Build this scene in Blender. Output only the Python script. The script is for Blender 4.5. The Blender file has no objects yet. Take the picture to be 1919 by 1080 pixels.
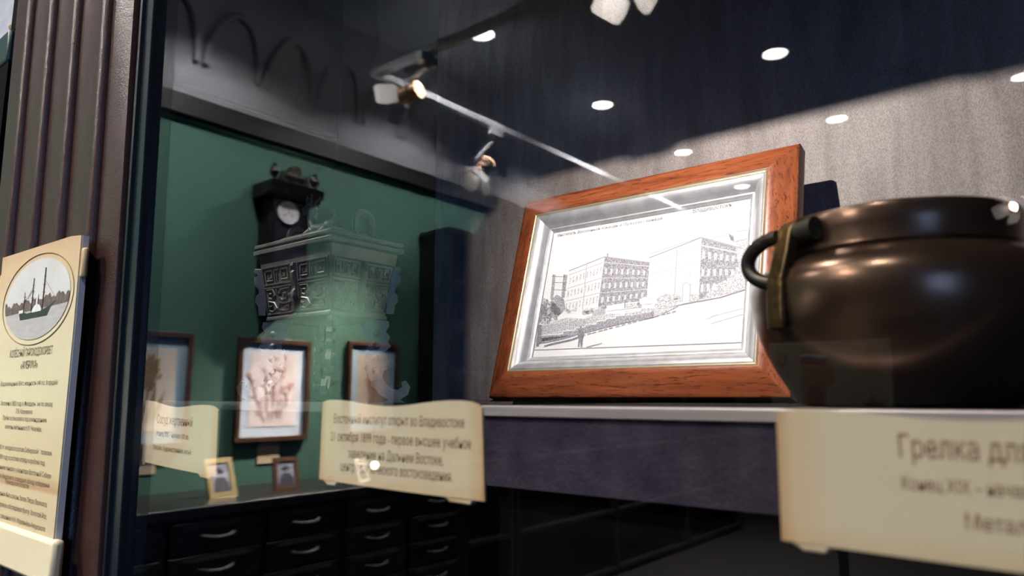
import bpy, bmesh, math, random
from mathutils import Vector, Matrix, noise
random.seed(7)
SC = bpy.context.scene
COL = SC.collection

# ------------------------------------------------------------------ camera
FPX, HORIZON, CAMZ, CAMD = 1340.0, 743.0, 1.25, 0.22
PITCH = math.atan((HORIZON - 540) / FPX)
YAW = math.radians(129.1)
cam_data = bpy.data.cameras.new('camera')
cam = bpy.data.objects.new('camera', cam_data); COL.objects.link(cam)
cam_data.sensor_fit = 'HORIZONTAL'; cam_data.sensor_width = 36.0
cam_data.lens = 36.0 * FPX / 1919.0
cam_data.clip_start = 0.01; cam_data.clip_end = 60
cam.location = (0, -CAMD, CAMZ)
cam.rotation_euler = (math.pi / 2 + PITCH, 0, YAW - math.pi / 2)
cam_data.dof.use_dof = True
cam_data.dof.focus_distance = 0.63
cam_data.dof.aperture_fstop = 9.0
SC.camera = cam
FWD = Vector((math.cos(YAW) * math.cos(PITCH), math.sin(YAW) * math.cos(PITCH), math.sin(PITCH)))
RGT = Vector((math.sin(YAW), -math.cos(YAW), 0))
UPV = RGT.cross(FWD)
CPOS = Vector(cam.location)
def ray(px, py): return FWD + RGT * ((px - 959.5) / FPX) + UPV * ((540 - py) / FPX)
def at(px, py, Y):                      # point of the photograph on a plane parallel to the pane
    r = ray(px, py); return CPOS + r * ((Y - CPOS.y) / r.y)

# ------------------------------------------------------------------ world, exposure
w = bpy.data.worlds.new('world'); SC.world = w; w.use_nodes = True
w.node_tree.nodes['Background'].inputs[0].default_value = (0.5, 0.6, 0.8, 1)
w.node_tree.nodes['Background'].inputs[1].default_value = 0.01
SC.view_settings.view_transform = 'Standard'; SC.view_settings.look = 'None'
SC.view_settings.gamma = 1.0; SC.view_settings.exposure = 0.0
SC.view_settings.use_curve_mapping = False
SC.cycles.use_denoising = True
SC.cycles.max_bounces = 10; SC.cycles.transparent_max_bounces = 16
SC.cycles.caustics_reflective = False; SC.cycles.caustics_refractive = False
SC.cycles.sample_clamp_indirect = 40.0; SC.cycles.sample_clamp_direct = 60.0

def spot(name, loc, target, power, angle, blend=0.4, radius=0.02, color=(1, .95, .88), parent=None):
    l = bpy.data.lights.new(name, 'SPOT'); l.energy = power; l.spot_size = math.radians(angle)
    l.spot_blend = blend; l.shadow_soft_size = radius; l.color = color
    o = bpy.data.objects.new(name, l); COL.objects.link(o)
    d = Vector(target) - Vector(loc)
    off = parent_offset(parent) if parent else Vector((0, 0, 0))
    o.location = Vector(loc) - off; o.rotation_euler = d.to_track_quat('-Z', 'Y').to_euler()
    if parent: o.parent = parent
    return o

# ------------------------------------------------------------------ helpers
def C(h, a=1.0):
    h = h.lstrip('#'); v = [int(h[i:i + 2], 16) / 255 for i in (0, 2, 4)]
    return tuple((x / 12.92 if x <= .04045 else ((x + .055) / 1.055) ** 2.4) for x in v) + (a,)

def mat(name, color, rough=0.6, metal=0.0, color2=None, scale=20.0, detail=4.0, bump=0.0, bscale=None, emit=None, estr=0.0, stretch=None, spec=0.5, contrast=(.35, .65), coat=0.0):
    m = bpy.data.materials.new(name); m.use_nodes = True; nt = m.node_tree; b = nt.nodes['Principled BSDF']
    b.inputs['Base Color'].default_value = color; b.inputs['Roughness'].default_value = rough
    b.inputs['Metallic'].default_value = metal; b.inputs['Specular IOR Level'].default_value = spec
    b.inputs['Coat Weight'].default_value = coat
    if emit: b.inputs['Emission Color'].default_value = emit; b.inputs['Emission Strength'].default_value = estr
    tc = nt.nodes.new('ShaderNodeTexCoord'); mp = nt.nodes.new('ShaderNodeMapping')
    nt.links.new(tc.outputs['Object'], mp.inputs['Vector'])
    if stretch: mp.inputs['Scale'].default_value = stretch
    n = nt.nodes.new('ShaderNodeTexNoise'); n.inputs['Scale'].default_value = scale; n.inputs['Detail'].default_value = detail
    nt.links.new(mp.outputs['Vector'], n.inputs['Vector'])
    if color2:
        r = nt.nodes.new('ShaderNodeValToRGB')
        r.color_ramp.elements[0].position = contrast[0]; r.color_ramp.elements[1].position = contrast[1]
        r.color_ramp.elements[0].color = color; r.color_ramp.elements[1].color = color2
        nt.links.new(n.outputs['Fac'], r.inputs['Fac']); nt.links.new(r.outputs['Color'], b.inputs['Base Color'])
    if bump:
        bp = nt.nodes.new('ShaderNodeBump'); bp.inputs['Strength'].default_value = bump; bp.inputs['Distance'].default_value = .002
        n2 = nt.nodes.new('ShaderNodeTexNoise'); n2.inputs['Scale'].default_value = bscale or scale; n2.inputs['Detail'].default_value = 3
        nt.links.new(mp.outputs['Vector'], n2.inputs['Vector'])
        nt.links.new(n2.outputs['Fac'], bp.inputs['Height']); nt.links.new(bp.outputs['Normal'], b.inputs['Normal'])
    return m

def glass_mat(name, tint=(1, 1, 1, 1)):
    m = bpy.data.materials.new(name); m.use_nodes = True; nt = m.node_tree; nt.nodes.clear()
    out = nt.nodes.new('ShaderNodeOutputMaterial'); mix = nt.nodes.new('ShaderNodeMixShader')
    tr = nt.nodes.new('ShaderNodeBsdfTransparent'); gl = nt.nodes.new('ShaderNodeBsdfGlossy')
    tr.inputs['Color'].default_value = tint; gl.inputs['Roughness'].default_value = 0.0
    fr = nt.nodes.new('ShaderNodeFresnel'); ge = nt.nodes.new('ShaderNodeNewGeometry')
    mp = nt.nodes.new('ShaderNodeMapRange')          # the same air-to-glass angle on either face of the pane
    mp.inputs['To Min'].default_value = 1.5; mp.inputs['To Max'].default_value = 1 / 1.5
    nt.links.new(ge.outputs['Backfacing'], mp.inputs['Value']); nt.links.new(mp.outputs['Result'], fr.inputs['IOR'])
    nt.links.new(fr.outputs['Fac'], mix.inputs['Fac']); nt.links.new(tr.outputs[0], mix.inputs[1]); nt.links.new(gl.outputs[0], mix.inputs[2])
    nt.links.new(mix.outputs[0], out.inputs['Surface'])
    return m

def parent_offset(p):
    v = Vector((0, 0, 0))
    while p: v = v + Vector(p.location); p = p.parent
    return v

class MB:
    def __init__(s): s.V = []; s.F = []
    def add(s, V, F):
        k = len(s.V); s.V += [Vector(v) for v in V]; s.F += [tuple(i + k for i in f) for f in F]; return s
    def box(s, x0, x1, y0, y1, z0, z1, M=None):
        V = [Vector((x, y, z)) for x in (x0, x1) for y in (y0, y1) for z in (z0, z1)]
        if M: V = [M @ v for v in V]
        return s.add(V, [(0, 1, 3, 2), (4, 6, 7, 5), (0, 4, 5, 1), (2, 3, 7, 6), (0, 2, 6, 4), (1, 5, 7, 3)])
    def prism(s, poly, f0, f1):          # f0 / f1 map a 2-D point to the two end faces
        n = len(poly); V = [f0(*p) for p in poly] + [f1(*p) for p in poly]
        F = [tuple(range(n - 1, -1, -1)), tuple(range(n, 2 * n))] + [(i, (i + 1) % n, n + (i + 1) % n, n + i) for i in range(n)]
        return s.add(V, F)
    def tube(s, pts, rad, seg=10, flat=1.0, closed=False):
        pts = [Vector(p) for p in pts]; n = len(pts)
        if not hasattr(rad, '__len__'): rad = [rad] * n
        V = []; up = None
        for i, p in enumerate(pts):
            if closed: t = pts[(i + 1) % n] - pts[i - 1]
            else: t = pts[min(i + 1, n - 1)] - pts[max(i - 1, 0)]
            t.normalize()
            if up is None:
                a = Vector((0, 0, 1)) if abs(t.z) < .9 else Vector((1, 0, 0)); u = t.cross(a).normalized()
            else:
                u = (up - t * up.dot(t)).normalized()
            up = u; v = t.cross(u)
            for k in range(seg):
                an = 2 * math.pi * k / seg; V.append(p + (u * math.cos(an) + v * math.sin(an) * flat) * rad[i])
        F = []
        for i in range(n if closed else n - 1):
            j = (i + 1) % n
            for k in range(seg): F.append((i * seg + k, i * seg + (k + 1) % seg, j * seg + (k + 1) % seg, j * seg + k))
        if not closed: F += [tuple(range(seg - 1, -1, -1)), tuple((n - 1) * seg + k for k in range(seg))]
        return s.add(V, F)
    def cyl(s, a, b, r, r2=None, seg=24): return s.tube([a, b], [r, r if r2 is None else r2], seg)
    def lathe(s, prof, c, seg=64, M=None, cap=True):
        c = Vector(c); V = []
        for (r, z) in prof:
            for k in range(seg):
                a = 2 * math.pi * k / seg; v = Vector((r * math.cos(a), r * math.sin(a), z))
                V.append((M @ v if M else v) + c)
        F = []
        for i in range(len(prof) - 1):
            for k in range(seg): F.append((i * seg + k, i * seg + (k + 1) % seg, (i + 1) * seg + (k + 1) % seg, (i + 1) * seg + k))
        if cap: F.append(tuple(range(seg - 1, -1, -1))); F.append(tuple((len(prof) - 1) * seg + k for k in range(seg)))
        return s.add(V, F)
    def ball(s, c, r, seg=16, rings=10):
        if not hasattr(r, '__len__'): r = (r, r, r)
        c = Vector(c); V = [c + Vector((0, 0, -r[2]))]
        for i in range(1, rings):
            p = -math.pi / 2 + math.pi * i / rings
            for k in range(seg):
                a = 2 * math.pi * k / seg
                V.append(c + Vector((r[0] * math.cos(p) * math.cos(a), r[1] * math.cos(p) * math.sin(a), r[2] * math.sin(p))))
        V.append(c + Vector((0, 0, r[2]))); F = [(0, 1 + (k + 1) % seg, 1 + k) for k in range(seg)]
        for i in range(rings - 2):
            for k in range(seg):
                a = 1 + i * seg; F.append((a + k, a + (k + 1) % seg, a + seg + (k + 1) % seg, a + seg + k))
        a = 1 + (rings - 2) * seg; F += [(a + k, a + (k + 1) % seg, len(V) - 1) for k in range(seg)]
        return s.add(V, F)
    def poly(s, pts): return s.add(pts, [tuple(range(len(pts)))])
    def build(s, name, m, parent=None, bevel=0.0, angle=35, loc=None, remesh=0.0, fix=True, segs=2):
        off = parent_offset(parent) if parent else Vector(loc or (0, 0, 0))
        me = bpy.data.meshes.new(name); me.from_pydata([v - off for v in s.V], [], s.F)
        if fix:
            b = bmesh.new(); b.from_mesh(me); bmesh.ops.recalc_face_normals(b, faces=b.faces); b.to_mesh(me); b.free()
        me.polygons.foreach_set('use_smooth', [True] * len(me.polygons)); me.set_sharp_from_angle(angle=math.radians(angle))
        me.materials.append(m); o = bpy.data.objects.new(name, me); COL.objects.link(o)
        if parent: o.parent = parent
        else: o.location = off
        if bevel:
            bv = o.modifiers.new('bevel', 'BEVEL'); bv.width = bevel; bv.segments = segs; bv.limit_method = 'ANGLE'; bv.angle_limit = math.radians(40)
        if remesh:
            rm = o.modifiers.new('remesh', 'REMESH'); rm.mode = 'VOXEL'; rm.voxel_size = remesh; rm.use_smooth_shade = True
        return o

def thing(name, loc, label, cat, group=None):
    o = bpy.data.objects.new(name, None); COL.objects.link(o); o.location = loc; o.empty_display_size = .05
    return tag(o, label, cat, group)
def tag(o, label, cat, group=None):
    o['label'] = label; o['category'] = cat
    if group: o['group'] = group
    return o
def struct(o): o['kind'] = 'structure'; return o

def text_into(mb, body, origin, ex, ey, width=None, cap=.005, align='C', wfac=.6):
    """Lettering laid on a plane: cap height `cap`, squeezed to `width` (or by wfac)."""
    cu = bpy.data.curves.new('lettering', 'FONT'); cu.body = body; cu.resolution_u = 2
    o = bpy.data.objects.new('lettering', cu); COL.objects.link(o)
    me = bpy.data.meshes.new_from_object(o.evaluated_get(bpy.context.evaluated_depsgraph_get()))
    bpy.data.objects.remove(o); bpy.data.curves.remove(cu)
    xs = [v.co.x for v in me.vertices]; x0, x1 = min(xs), max(xs); sy = cap / .728
    sx = width / (x1 - x0) if width else sy * wfac
    sh = {'C': -(x0 + x1) / 2, 'L': -x0, 'R': -x1}[align]
    V = [Vector(origin) + Vector(ex) * ((v.co.x + sh) * sx) + Vector(ey) * (v.co.y * sy) for v in me.vertices]
    mb.add(V, [tuple(p.vertices) for p in me.polygons]); bpy.data.meshes.remove(me)

# ------------------------------------------------------------------ materials
M_floor = mat('parquet', C('#1a130d'), .55, color2=C('#120d09'), scale=6, stretch=(1, 8, 1))
M_ceil = mat('ceiling_paint', (.30, .32, .38, 1), .8, color2=(.26, .28, .34, 1), scale=3)
M_cornice = mat('cornice_plaster', (.34, .34, .38, 1), .8, color2=(.30, .30, .34, 1), scale=5)
M_green = mat('green_wall_paint', (.044, .130, .098, 1), .75, color2=(.049, .142, .107, 1), scale=3, bump=.1, bscale=120)
M_rail = mat('black_moulding', (.006, .006, .007, 1), .5)
M_dark = mat('dark_wall_paint', (.02, .022, .028, 1), .8)
M_black = mat('black_laminate', (.003, .003, .004, 1), .8, spec=.04)
M_velvet = mat('dark_velvet', (.036, .028, .046, 1), .95, color2=(.064, .050, .072, 1), scale=60, bump=.3, bscale=400, spec=.1)
M_alu = mat('brushed_aluminium', (.60, .53, .51, 1), .38, .5, stretch=(.3, 20, 20), scale=30, color2=(.48, .42, .41, 1))
M_mull = mat('dark_teal_metal', (.006, .010, .016, 1), .30, spec=.5)
M_glass = glass_mat('pane_glass')
M_shelfglass = glass_mat('shelf_glass', (.93, .97, .95, 1))
M_glassedge = mat('glass_edge', (.02, .034, .032, 1), .3)

def veneer_mat():
    m = mat('grey_veneer', (.30, .255, .235, 1), .55)
    nt = m.node_tree; b = nt.nodes['Principled BSDF']
    tc = nt.nodes.new('ShaderNodeTexCoord')
    mp = nt.nodes.new('ShaderNodeMapping'); mp.inputs['Scale'].default_value = (22, 1, 3.5); mp.inputs['Rotation'].default_value = (0, math.radians(14), 0)
    n1 = nt.nodes.new('ShaderNodeTexNoise'); n1.inputs['Scale'].default_value = 3; n1.inputs['Detail'].default_value = 6; n1.inputs['Distortion'].default_value = .6
    nt.links.new(tc.outputs['Object'], mp.inputs[0]); nt.links.new(mp.outputs[0], n1.inputs['Vector'])
    mp2 = nt.nodes.new('ShaderNodeMapping'); mp2.inputs['Scale'].default_value = (1, 1, .6)
    n2 = nt.nodes.new('ShaderNodeTexNoise'); n2.inputs['Scale'].default_value = 1100; n2.inputs['Detail'].default_value = 3
    nt.links.new(tc.outputs['Object'], mp2.inputs[0]); nt.links.new(mp2.outputs[0], n2.inputs['Vector'])
    r1 = nt.nodes.new('ShaderNodeValToRGB'); e = r1.color_ramp.elements
    e[0].position = .33; e[0].color = (.235, .195, .18, 1); e[1].position = .68; e[1].color = (.36, .315, .295, 1)
    r2 = nt.nodes.new('ShaderNodeValToRGB'); e = r2.color_ramp.elements
    e[0].position = .35; e[0].color = (.70, .68, .68, 1); e[1].position = .64; e[1].color = (1.14, 1.13, 1.12, 1)
    mx = nt.nodes.new('ShaderNodeMixRGB'); mx.blend_type = 'MULTIPLY'; mx.inputs[0].default_value = 1
    nt.links.new(n1.outputs['Fac'], r1.inputs[0]); nt.links.new(n2.outputs['Fac'], r2.inputs[0])
    nt.links.new(r1.outputs[0], mx.inputs[1]); nt.links.new(r2.outputs[0], mx.inputs[2]); nt.links.new(mx.outputs[0], b.inputs['Base Color'])
    bp = nt.nodes.new('ShaderNodeBump'); bp.inputs['Strength'].default_value = .25; bp.inputs['Distance'].default_value = .0006
    nt.links.new(n2.outputs['Fac'], bp.inputs['Height']); nt.links.new(bp.outputs[0], b.inputs['Normal'])
    return m
M_veneer = veneer_mat()

def wood_mat(name, axis):
    m = mat(name, (.4, .12, .04, 1), .33, spec=.45)
    nt = m.node_tree; b = nt.nodes['Principled BSDF']; tc = nt.nodes.new('ShaderNodeTexCoord')
    def layer(scale, stretch, det, dist):
        mp = nt.nodes.new('ShaderNodeMapping'); mp.inputs['Scale'].default_value = stretch
        n = nt.nodes.new('ShaderNodeTexNoise'); n.inputs['Scale'].default_value = scale; n.inputs['Detail'].default_value = det; n.inputs['Distortion'].default_value = dist
        nt.links.new(tc.outputs['Object'], mp.inputs[0]); nt.links.new(mp.outputs[0], n.inputs['Vector']); return n
    sa = (4, 40, 40) if axis == 'x' else (40, 40, 4)
    sb = (30, 260, 260) if axis == 'x' else (260, 260, 30)
    a = layer(3, sa, 4, 1.2); c = layer(3, sb, 2, .3)
    r = nt.nodes.new('ShaderNodeValToRGB'); e = r.color_ramp.elements
    e[0].position = .28; e[0].color = (.20, .046, .016, 1); e[1].position = .72; e[1].color = (.42, .118, .042, 1)
    r2 = nt.nodes.new('ShaderNodeValToRGB'); e = r2.color_ramp.elements
    e[0].position = .34; e[0].color = (.30, .26, .26, 1); e[1].position = .43; e[1].color = (1, 1, 1, 1)
    mx = nt.nodes.new('ShaderNodeMixRGB'); mx.blend_type = 'MULTIPLY'; mx.inputs[0].default_value = .8
    nt.links.new(a.outputs['Fac'], r.inputs[0]); nt.links.new(c.outputs['Fac'], r2.inputs[0])
    nt.links.new(r.outputs[0], mx.inputs[1]); nt.links.new(r2.outputs[0], mx.inputs[2]); nt.links.new(mx.outputs[0], b.inputs['Base Color'])
    return m
M_woodx = wood_mat('mahogany_lengthwise', 'x'); M_woodz = wood_mat('mahogany_upright', 'z')
M_silver = mat('silver_leaf', (.72, .72, .74, 1), .38, .6, color2=(.56, .56, .58, 1), scale=90)
M_gilt = mat('pale_gilt', (.78, .68, .42, 1), .35, .7)
M_paper = mat('photo_paper', (.86, .86, .85, 1), .6)
M_pd = mat('print_dark', (.22, .21, .25, 1), .7, color2=(.58, .57, .60, 1), scale=900, detail=5, contrast=(.40, .66))
M_pm = mat('print_mid', (.34, .33, .37, 1), .7, color2=(.80, .80, .81, 1), scale=1000, detail=5, contrast=(.38, .60))
M_pl = mat('print_light', (.72, .71, .73, 1), .7, color2=(.86, .86, .86, 1), scale=1100, detail=5, contrast=(.34, .56))
M_pw = mat('print_white', (.82, .82, .82, 1), .7)
M_pline = mat('print_line', (.40, .38, .42, 1), .7)
M_pblk = mat('print_black', (.16, .155, .18, 1), .7, color2=(.50, .48, .52, 1), scale=1100, detail=4, contrast=(.45, .7))
M_ptext = mat('print_lettering', (.22, .20, .21, 1), .7)

def parchment(name, xr, zr, mid, edge):
    """Printed parchment: mid tone with a darker tan printed border on its short sides."""
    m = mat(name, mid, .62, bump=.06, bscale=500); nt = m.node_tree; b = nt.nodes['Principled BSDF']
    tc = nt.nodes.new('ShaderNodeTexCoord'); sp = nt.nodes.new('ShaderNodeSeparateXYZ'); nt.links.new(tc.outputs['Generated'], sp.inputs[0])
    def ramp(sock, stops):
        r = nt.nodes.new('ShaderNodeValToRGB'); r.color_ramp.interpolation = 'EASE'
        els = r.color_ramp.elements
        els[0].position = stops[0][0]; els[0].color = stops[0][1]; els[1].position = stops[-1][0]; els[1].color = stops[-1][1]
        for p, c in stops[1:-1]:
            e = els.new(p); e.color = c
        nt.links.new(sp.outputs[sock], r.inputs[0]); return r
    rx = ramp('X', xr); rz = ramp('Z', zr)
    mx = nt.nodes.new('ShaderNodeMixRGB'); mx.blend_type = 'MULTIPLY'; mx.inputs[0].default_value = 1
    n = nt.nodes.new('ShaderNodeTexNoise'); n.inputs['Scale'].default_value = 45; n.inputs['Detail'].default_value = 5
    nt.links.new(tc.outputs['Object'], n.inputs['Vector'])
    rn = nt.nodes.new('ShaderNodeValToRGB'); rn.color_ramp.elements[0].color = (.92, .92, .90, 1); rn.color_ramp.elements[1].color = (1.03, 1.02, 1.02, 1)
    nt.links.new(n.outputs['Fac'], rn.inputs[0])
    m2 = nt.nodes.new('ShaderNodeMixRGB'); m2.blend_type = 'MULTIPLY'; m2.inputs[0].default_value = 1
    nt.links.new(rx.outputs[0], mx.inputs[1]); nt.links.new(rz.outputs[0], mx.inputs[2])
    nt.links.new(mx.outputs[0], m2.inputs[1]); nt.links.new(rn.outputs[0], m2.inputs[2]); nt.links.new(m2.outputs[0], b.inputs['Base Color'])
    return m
W1 = (1, 1, 1, 1)
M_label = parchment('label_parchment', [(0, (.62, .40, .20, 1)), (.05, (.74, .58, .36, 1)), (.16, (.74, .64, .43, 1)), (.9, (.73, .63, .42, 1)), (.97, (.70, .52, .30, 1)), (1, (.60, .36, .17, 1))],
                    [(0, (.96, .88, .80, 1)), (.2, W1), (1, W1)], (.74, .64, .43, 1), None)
M_roll = mat('rolled_parchment', (.66, .44, .24, 1), .6, color2=(.80, .66, .45, 1), scale=60)
M_ink = mat('brown_ink', (.23, .095, .045, 1), .7)
M_posterink = mat('dark_brown_ink', (.13, .080, .055, 1), .7)
M_poster = parchment('poster_parchment', [(0, (.95, .92, .88, 1)), (.1, W1), (1, W1)],
                     [(0, (.64, .52, .33, 1)), (.13, (.66, .55, .34, 1)), (.145, (.52, .34, .18, 1)), (.20, (.66, .56, .34, 1)), (.5, (.73, .68, .45, 1)), (.75, (.74, .66, .44, 1)), (.92, (.70, .53, .32, 1)), (1, (.66, .47, .28, 1))], (.7, .6, .4, 1), None)
M_foam = mat('foam_board_edge', (.80, .80, .84, 1), .7)

# ================================================================== SETTING (the room is on the camera's side of the pane)
WX = -3.0; CZ = 3.15; YB = -7.6; YF = 0.95; XR = 3.2
struct(MB().box(WX - .2, XR + .2, YB - .2, YF + .2, -.1, 0).build('floor', M_floor))
struct(MB().box(WX - .2, XR + .2, YB - .2, YF + .2, CZ, CZ + .1).build('ceiling', M_ceil))
struct(MB().box(WX - .15, WX, YB, YF, 0, CZ).build('wall_left', M_green))
struct(MB().box(XR, XR + .15, YB, YF, 0, CZ).build('wall_right', M_dark))
struct(MB().box(WX, XR, YB - .15, YB, 0, CZ).build('wall_back', M_dark))
struct(MB().box(WX, XR, YF, YF + .15, 0, CZ).build('wall_front', M_dark))
# daylight window in the wall opposite the green one
M_sky = mat('daylight', (.1, .1, .1, 1), .5, emit=(.22, .45, 1.0, 1), estr=5.2)
k = MB()
for a in ((-4.9, -4.8), (-2.9, -2.8), (-3.88, -3.82)): k.box(XR - .05, XR, a[0], a[1], .9, 2.7)
for z in (.9, 2.6): k.box(XR - .05, XR, -4.9, -2.8, z, z + .1)
wf = struct(k.build('window_1', mat('window_white', (.6, .6, .6, 1), .5)))
for a in ((-4.8, -3.88), (-3.82, -2.9)): MB().box(XR - .02, XR - .012, a[0], a[1], 1.0, 2.6).build('pane', M_sky, wf)
# black picture rail along the green wall, then a coved plaster cornice with a row of arches
struct(MB().box(WX, WX + .035, YB, YF, 2.462, 2.556).build('trim_1', M_rail, bevel=.004))
cv = MB(); prof = [(WX, 2.556), (WX + .03, 2.556), (WX + .04, 2.60), (WX + .045, 2.66), (WX + .028, 2.67), (WX + .028, 2.70), (WX + .035, 2.76), (WX + .05, 2.86), (WX + .075, 2.96), (WX + .11, 3.05), (WX + .15, 3.12), (WX + .16, 3.15), (WX, 3.15)]
cv.prism(prof, lambda x, z: Vector((x, YB, z)), lambda x, z: Vector((x, YF, z)))
yy = -.35
while yy > -6.5:                       # moulded arches standing out of the cove
    pts = [];
    for k in range(13):
        a = math.pi * k / 12
        z = 2.72 + .26 * math.sin(a); x = WX + .035 + .09 * ((z - 2.70) / .35) ** 1.6
        pts.append((x, yy - .13 + .13 * math.cos(a), z))
    cv.tube(pts, .016, 6); yy -= .30
struct(cv.build('trim_2', M_cornice))

# ------------------------------------------------------------------ ceiling downlights
M_dlrim = mat('downlight_rim', (.8, .8, .8, 1), .4)
M_dldisc = mat('downlight_lens', (1, 1, 1, 1), .5, emit=(1, .98, .93, 1), estr=28)
def downlight(x, y, label, power=90, spread=95):
    t = thing('ceiling_downlight', (x, y, CZ), label, 'ceiling light', 'round recessed ceiling lights')
    MB().lathe([(.067, -.003), (.074, -.006), (.078, -.004), (.080, 0), (.067, 0)], (x, y, CZ), 40, cap=False).build('rim', M_dlrim, t)
    MB().lathe([(.067, -.004), (.067, -.001)], (x, y, CZ), 40).build('lens', M_dldisc, t)
    l = bpy.data.lights.new('downlight_lamp', 'AREA'); l.shape = 'DISK'; l.size = .128; l.energy = power; l.color = (1, .97, .92); l.spread = math.radians(spread)
    o = bpy.data.objects.new('downlight_lamp', l); COL.objects.link(o); o.location = (0, 0, -.0055); o.parent = t
DL = [(-2.36, -2.43, 'round ceiling light over the clock, nearest the angled corner of the spot track', 90),
      (-2.36, -3.63, 'round ceiling light midway along the green wall, second in its row', 90),
      (-2.36, -4.82, 'round ceiling light over the far end of the green wall, third in its row', 90),
      (-2.36, -6.02, 'last round ceiling light of the row beside the green wall', 90),
      (-1.23, -3.63, 'round ceiling light in the middle row, nearer the display case', 36),
      (-1.23, -4.86, 'round ceiling light in the middle row, the farther one', 36),
      (-0.17, -4.86, 'round ceiling light beyond the hanging pole, farthest from the green wall', 36),
      (-1.23, -1.22, 'round ceiling light above the fluted pilaster in front of the case', 26),
      (-2.36, -1.22, 'round ceiling light above the near end of the long drawer chest', 55),
      (-0.17, -1.22, 'round ceiling light above the parchment labels in front of the case', 15)]
for x, y, lb, p in DL: downlight(x, y, lb, p, 120 if y > -4 and x < -2 else 95)

# ------------------------------------------------------------------ spot tracks
M_track = mat('track_paint', (.62, .64, .70, 1), .4)
M_spotbody = mat('spot_grey', (.42, .46, .50, 1), .4, .2)
M_copper = mat('hot_housing', (.55, .33, .22, 1), .3, .8)
M_flap = mat('flap_paint', (.86, .85, .85, 1), .45)
M_lens = mat('spot_lens', (1, 1, 1, 1), .4, emit=(1, .9, .78, 1), estr=90)
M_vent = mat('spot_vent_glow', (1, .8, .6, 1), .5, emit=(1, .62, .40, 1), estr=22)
TZ = 2.75
trk = thing('spot_track', (-2.52, -1.86, TZ), 'pale angled spotlight track hung below the ceiling along the green wall', 'track')
MB().box(-2.545, -2.505, -7.2, -1.84, TZ, TZ + .035).build('rail', M_track, trk, bevel=.003)
MB().box(-2.505, .2, -1.88, -1.84, TZ, TZ + .035).build('rail', M_track, trk, bevel=.003)
for x, y in ((-2.525, -1.86), (-2.525, -4.4), (-2.525, -6.9), (-.6, -1.86)):
    MB().cyl((x, y, TZ + .03), (x, y, CZ), .008, seg=10).build('hanger', M_spotbody, trk)
trk2 = thing('spot_track', (-.87, -5.94, TZ), 'straight spotlight track crossing the far end of the room', 'track')
MB().box(-1.0, 2.4, -5.96, -5.92, TZ, TZ + .035).build('rail', M_track, trk2, bevel=.003)
for x in (-.7, 2.0): MB().cyl((x, -5.94, TZ + .03), (x, -5.94, CZ), .008, seg=10).build('hanger', M_spotbody, trk2)

def track_spot(ax, ay, head, aim, label, power, ltarget, angle=110, lcol=(1, .86, .72), vent=True, R=.040, L=.10, FS=1.4, lm=None, roll=0, blend=.5):
    t = thing('track_spotlight', (ax, ay, TZ), label, 'spotlight', 'spotlights with barn doors on the ceiling tracks')
    h = Vector(head); d = (Vector(aim) - h).normalized(); q = d.to_track_quat('Z', 'Y').to_matrix()
    a = MB(); a.box(ax - .022, ax + .022, ay - .055, ay + .055, TZ - .045, TZ); a.box(ax - .012, ax + .012, ay - .02, ay + .02, TZ - .07, TZ - .045)
    a.build('adaptor', M_spotbody, t, bevel=.003)
    side = d.cross(Vector((0, 0, 1))).normalized(); up = side.cross(d)
    arm = MB(); top = Vector((ax, ay, TZ - .06)); mid = h + up * (R + .022)
    arm.tube([top, top * .4 + mid * .6, mid], .010, 10)
    arm.build('arm', M_spotbody, t)
    y = MB(); y.tube([h - side * (R + .008), h - side * (R + .008) + up * .03, mid - side * .02, mid + side * .02, h + side * (R + .008) + up * .03, h + side * (R + .008)], .006, 8, .5)
    y.build('yoke', M_spotbody, t)
    MB().lathe([(R * .55, -L * .5), (R * .9, -L * .48), (R, -L * .40), (R, -L * .22), (R * .92, -L * .20), (R * .92, -L * .14), (R, -L * .12), (R, L * .5), (R * .93, L * .5), (R * .90, L * .36), (R * .3, L * .30)], h, 32, q).build('housing', M_copper, t)
    MB().lathe([(0, L * .40), (R * .88, L * .40), (R * .88, L * .37), (0, L * .37)], h, 32, q).build('lens', lm or M_lens, t)
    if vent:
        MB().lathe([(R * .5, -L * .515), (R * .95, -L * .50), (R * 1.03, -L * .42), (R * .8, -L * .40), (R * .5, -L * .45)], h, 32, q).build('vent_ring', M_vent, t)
    for k in range(4):
        rot = Matrix.Rotation(k * math.pi / 2 + math.radians(roll), 3, 'Z')
        P = [(-.030, 0), (-.036, .035), (-.034, .062), (-.026, .070), (.026, .070), (.034, .062), (.036, .035), (.030, 0)]
        lean = .72
        def f(dd): return lambda u, v: h + q @ (rot @ Vector((u * FS, R * .98 + v * FS * math.sin(lean) + dd * math.cos(lean), L * .5 + v * FS * math.cos(lean) - dd * math.sin(lean))))
        MB().prism(P, f(0), f(.0015)).build('barn_door', M_flap, t)
    spot('spot_lamp', h + d * (L * .42), ltarget, power, angle, blend, .02, lcol, t)
    return t
track_spot(-2.176, -1.86, (-2.275, -1.86, 2.600), (-3.0, -1.70, 2.46), 'copper coloured track spotlight near the track corner, aimed above the clock', 10, (-3.0, -1.70, 2.46), 60, blend=1.0)
track_spot(-2.525, -2.73, (-2.515, -2.63, 2.50), (-3.0, -1.60, .84), 'copper coloured track spotlight hanging from the rail beside the green wall', 2300, (-3, -1.60, .84), 45, blend=1.0)
track_spot(-1.15, -1.86, (-1.105, -1.77, 2.655), (-.55, -.0, 1.35), 'bright track spotlight aimed at the display case, its flaps lit white', 34, (-.7, 0, 1.4), 150, vent=False, R=.055, L=.11, FS=1.6, lm=mat('bright_spot_lens', (1, 1, 1, 1), .4, emit=(1, .97, .93, 1), estr=330), roll=38)
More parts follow.
